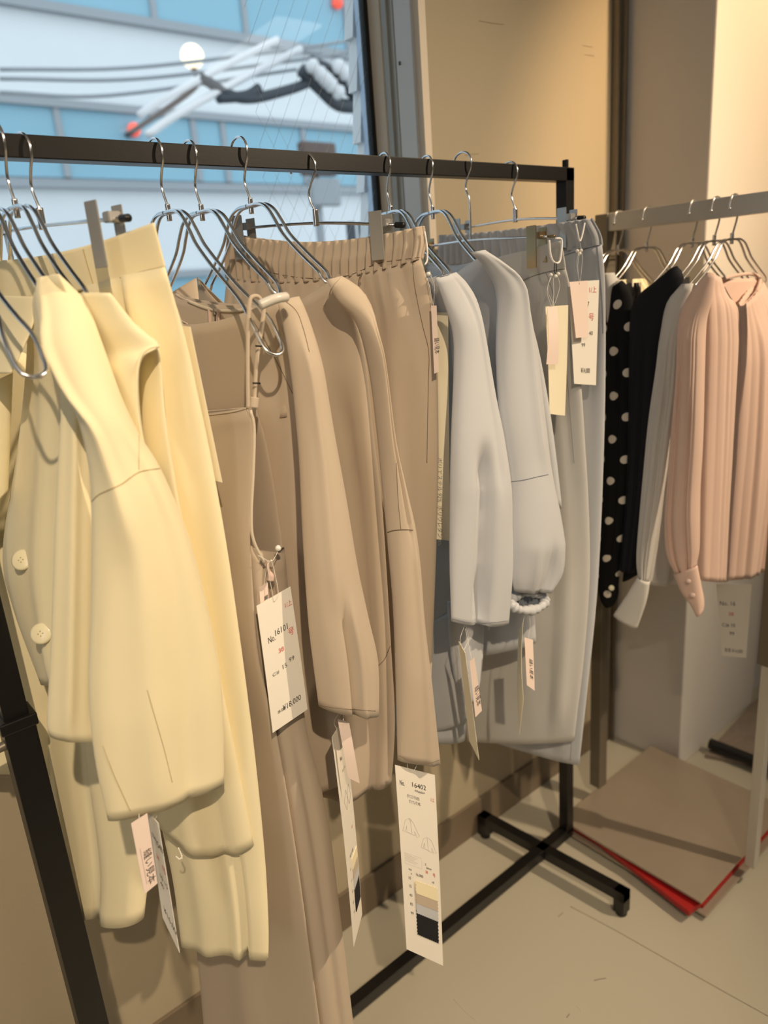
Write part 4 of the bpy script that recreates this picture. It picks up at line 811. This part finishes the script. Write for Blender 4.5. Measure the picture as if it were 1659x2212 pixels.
wire('ribbon_loop', [P(917, 500, .732), P(922, 530, .729), P(923, 560, .728), P(918, 572, .728)], .0012, RIBBON, o); ball('knot', P(925, 592, .727), .003, THREAD, o)
# greige trousers cards
c = quad([(1178, 662, .705), (1227, 659, .70), (1220, 898, .697), (1187, 894, .70)], .70)
o = tg('price_tag', c, 'ivory price card seen from behind on the greige trousers'); card('t', c, IVORY, o, curl=.001)
rl = wires('ribbon_loop', [[P(1186, 519, .706), P(1189, 550, .704), P(1196, 566, .703), P(1208, 566, .703), P(1212, 545, .704), P(1213, 518, .706), P(1200, 515, .706)]], .0016, RIBBON, o)
wires('safety_pin', [[P(1199, 566, .702), P(1197, 582, .701), P(1200, 592, .701)], [P(1202, 567, .702), P(1202, 588, .701)]], .0006, PIN, o)
for u, v in ((1190, 594), (1200, 597), (1206, 592)): ball('knot', P(u, v, .70), .0026, PAPER, o)
strings(o, [[P(1196, 660, .70), P(1183, 625, .70), P(1192, 595, .70)], [P(1197, 660, .70), P(1209, 620, .70), P(1204, 595, .70)], [P(1192, 664, .70), P(1182, 630, .70), P(1190, 596, .70)]])
c = quad([(1182, 664, .694), (1203, 662, .692), (1205, 787, .688), (1180, 787, .692)], .69)
o = tg('stitch_tag', c, 'short pinkish card in front of the ivory card on the greige trousers', 'tag'); card('t', c, PINKP, o, curl=.003); strings(o, [[P(1193, 672, .692), P(1196, 640, .697), P(1195, 600, .70)]])
# blue-grey elastic trousers card
c = quad([(1228, 609, .712), (1294, 605, .705), (1287, 832, .70), (1240, 829, .708)], .70)
o = tg('price_tag', c, 'ivory price card ending 27 and 000 on the blue-grey elastic trousers')
card('t', c, PAPER, o, [('1/上', .64, .11, .045, RED, .9), ('16127', .28, .245, .05, INK, .8), ('号', .64, .37, .055, RED), ('40', .66, .515, .04, INK), ('99', .36, .63, .04, INK), ('¥14,000', .32, .885, .05, INK, .62)])
wires('ribbon_loop', [[P(1244, 484, .714), P(1248, 505, .712), P(1252, 521, .711), P(1257, 510, .711), P(1263, 482, .714)]], .0014, RIBBON, o)
for u, v in ((1247, 542), (1252, 548), (1255, 541)): ball('knot', P(u, v, .708), .0026, PAPER, o)
strings(o, [[P(1252, 612, .708), P(1246, 570, .708), P(1250, 545, .708)], [P(1253, 612, .708), P(1258, 560, .708), P(1253, 524, .71)]])
c = quad([(1230, 609, .704), (1269, 606, .702), (1270, 728, .698), (1244, 730, .70)], .70)
o = tg('stitch_tag', c, 'blank pinkish card overlapping the price card ending 27', 'tag'); card('t', c, PINKP, o); strings(o, [[P(1252, 614, .702), P(1248, 575, .706), P(1252, 545, .707)]])
# first blue-grey blouse cards
c = quad([(991, 1385, .69), (1005, 1410, .675), (1035, 1642, .67), (1014, 1600, .69)], .68)
o = tg('price_tag', c, 'ivory card edge-on below the smooth blue-grey sleeve'); card('t', c, IVORY, o)
strings(o, [[P(998, 1398, .683), P(994, 1380, .684), P(1004, 1350, .686)], [P(1002, 1405, .68), P(1012, 1380, .684), P(1006, 1352, .686)]])
c = quad([(1014, 1428, .672), (1025, 1420, .668), (1041, 1535, .664), (1027, 1549, .668)], .67)
o = tg('stitch_tag', c, 'narrow sewing sample card below the smooth blue-grey sleeve', 'tag'); card('t', c, PINKP, o, [(JT, .4, .5, .07, INK, .9, 1)]); strings(o, [[P(1019, 1426, .67), P(1012, 1390, .68), P(1005, 1358, .686)]])
# puff sleeve blouse cards
c = quad([(1121, 1362, .70), (1130, 1345, .682), (1131, 1510, .676), (1122, 1587, .69)], .69)
o = tg('price_tag', c, 'ivory card edge-on under the ruffled blue-grey cuff'); card('t', c, IVORY, o, curl=.003); strings(o, [[P(1128, 1350, .687), P(1132, 1335, .688), P(1136, 1315, .69)]])
c = quad([(1133, 1377, .684), (1151, 1382, .68), (1155, 1492, .676), (1138, 1480, .68)], .68)
o = tg('stitch_tag', c, 'small sewing sample card under the ruffled blue-grey cuff', 'tag'); card('t', c, PINKP, o, [(JT, .45, .4, .08, INK, .9, 1)]); strings(o, [[P(1141, 1382, .683), P(1145, 1350, .686), P(1142, 1318, .69)]])
# card below the pink blouse
c = [PX(u, v, 1.42) for u, v in ((1547, 1262), (1624, 1262), (1612, 1421), (1560, 1416))]
o = tg('price_tag', c, 'white price card hanging below the pink blouse hem')
card('t', c, PAPER, o, [('No. 16', .06, .29, .06, INK, .8), ('38', .32, .43, .05, RED), ('C/# 10', .08, .585, .05, INK, .9), ('99', .34, .70, .05, INK), ('本体 ¥14,000', .12, .94, .05, INK, .72)])
strings(o, [[(c[0] + c[1]) / 2 + V((0, 0, -.004)), (c[0] + c[1]) / 2 + V((.0, .01, .03)), (c[0] + c[1]) / 2 + V((0, .01, .09))]])

# marks on the painted floor, moulded into the floor itself
fl = bpy.data.objects['floor']
def mark(pts, r, m, z=.0004): return wires('floor_mark', [[PZ(u, v, z) for u, v in p] for p in pts], r, m, fl, n=4)
SCUFF = mat('floor_scuff', (122, 112, 96), rough=.6); PALE_S = mat('floor_scratch', (206, 198, 182), rough=.5)
mark([[(1232, 1958), (1330, 2010), (1480, 2095), (1659, 2195)]], .0006, SCUFF)
mark([[(1283, 2118), (1296, 2115), (1309, 2113)], [(1206, 1980), (1216, 1972)], [(1224, 2198), (1230, 2190)]], .0009, SCUFF)
mark([[(980, 2158), (1005, 2185), (1030, 2205)], [(1245, 2172), (1256, 2184)]], .0006, PALE_S)
WSC = mat('wall_scuff', (158, 140, 110), rough=.8)
wb = bpy.data.objects['wall_back']
for pts in ([(1035, 45), (1062, 50), (1088, 53)], [(1258, 98), (1280, 102)], [(1262, 118), (1284, 121)], [(1005, 335), (1035, 332)]):
    wires('wall_mark', [[P(u, v, WY - .0002) for u, v in pts]], .0005, WSC, wb, n=4)
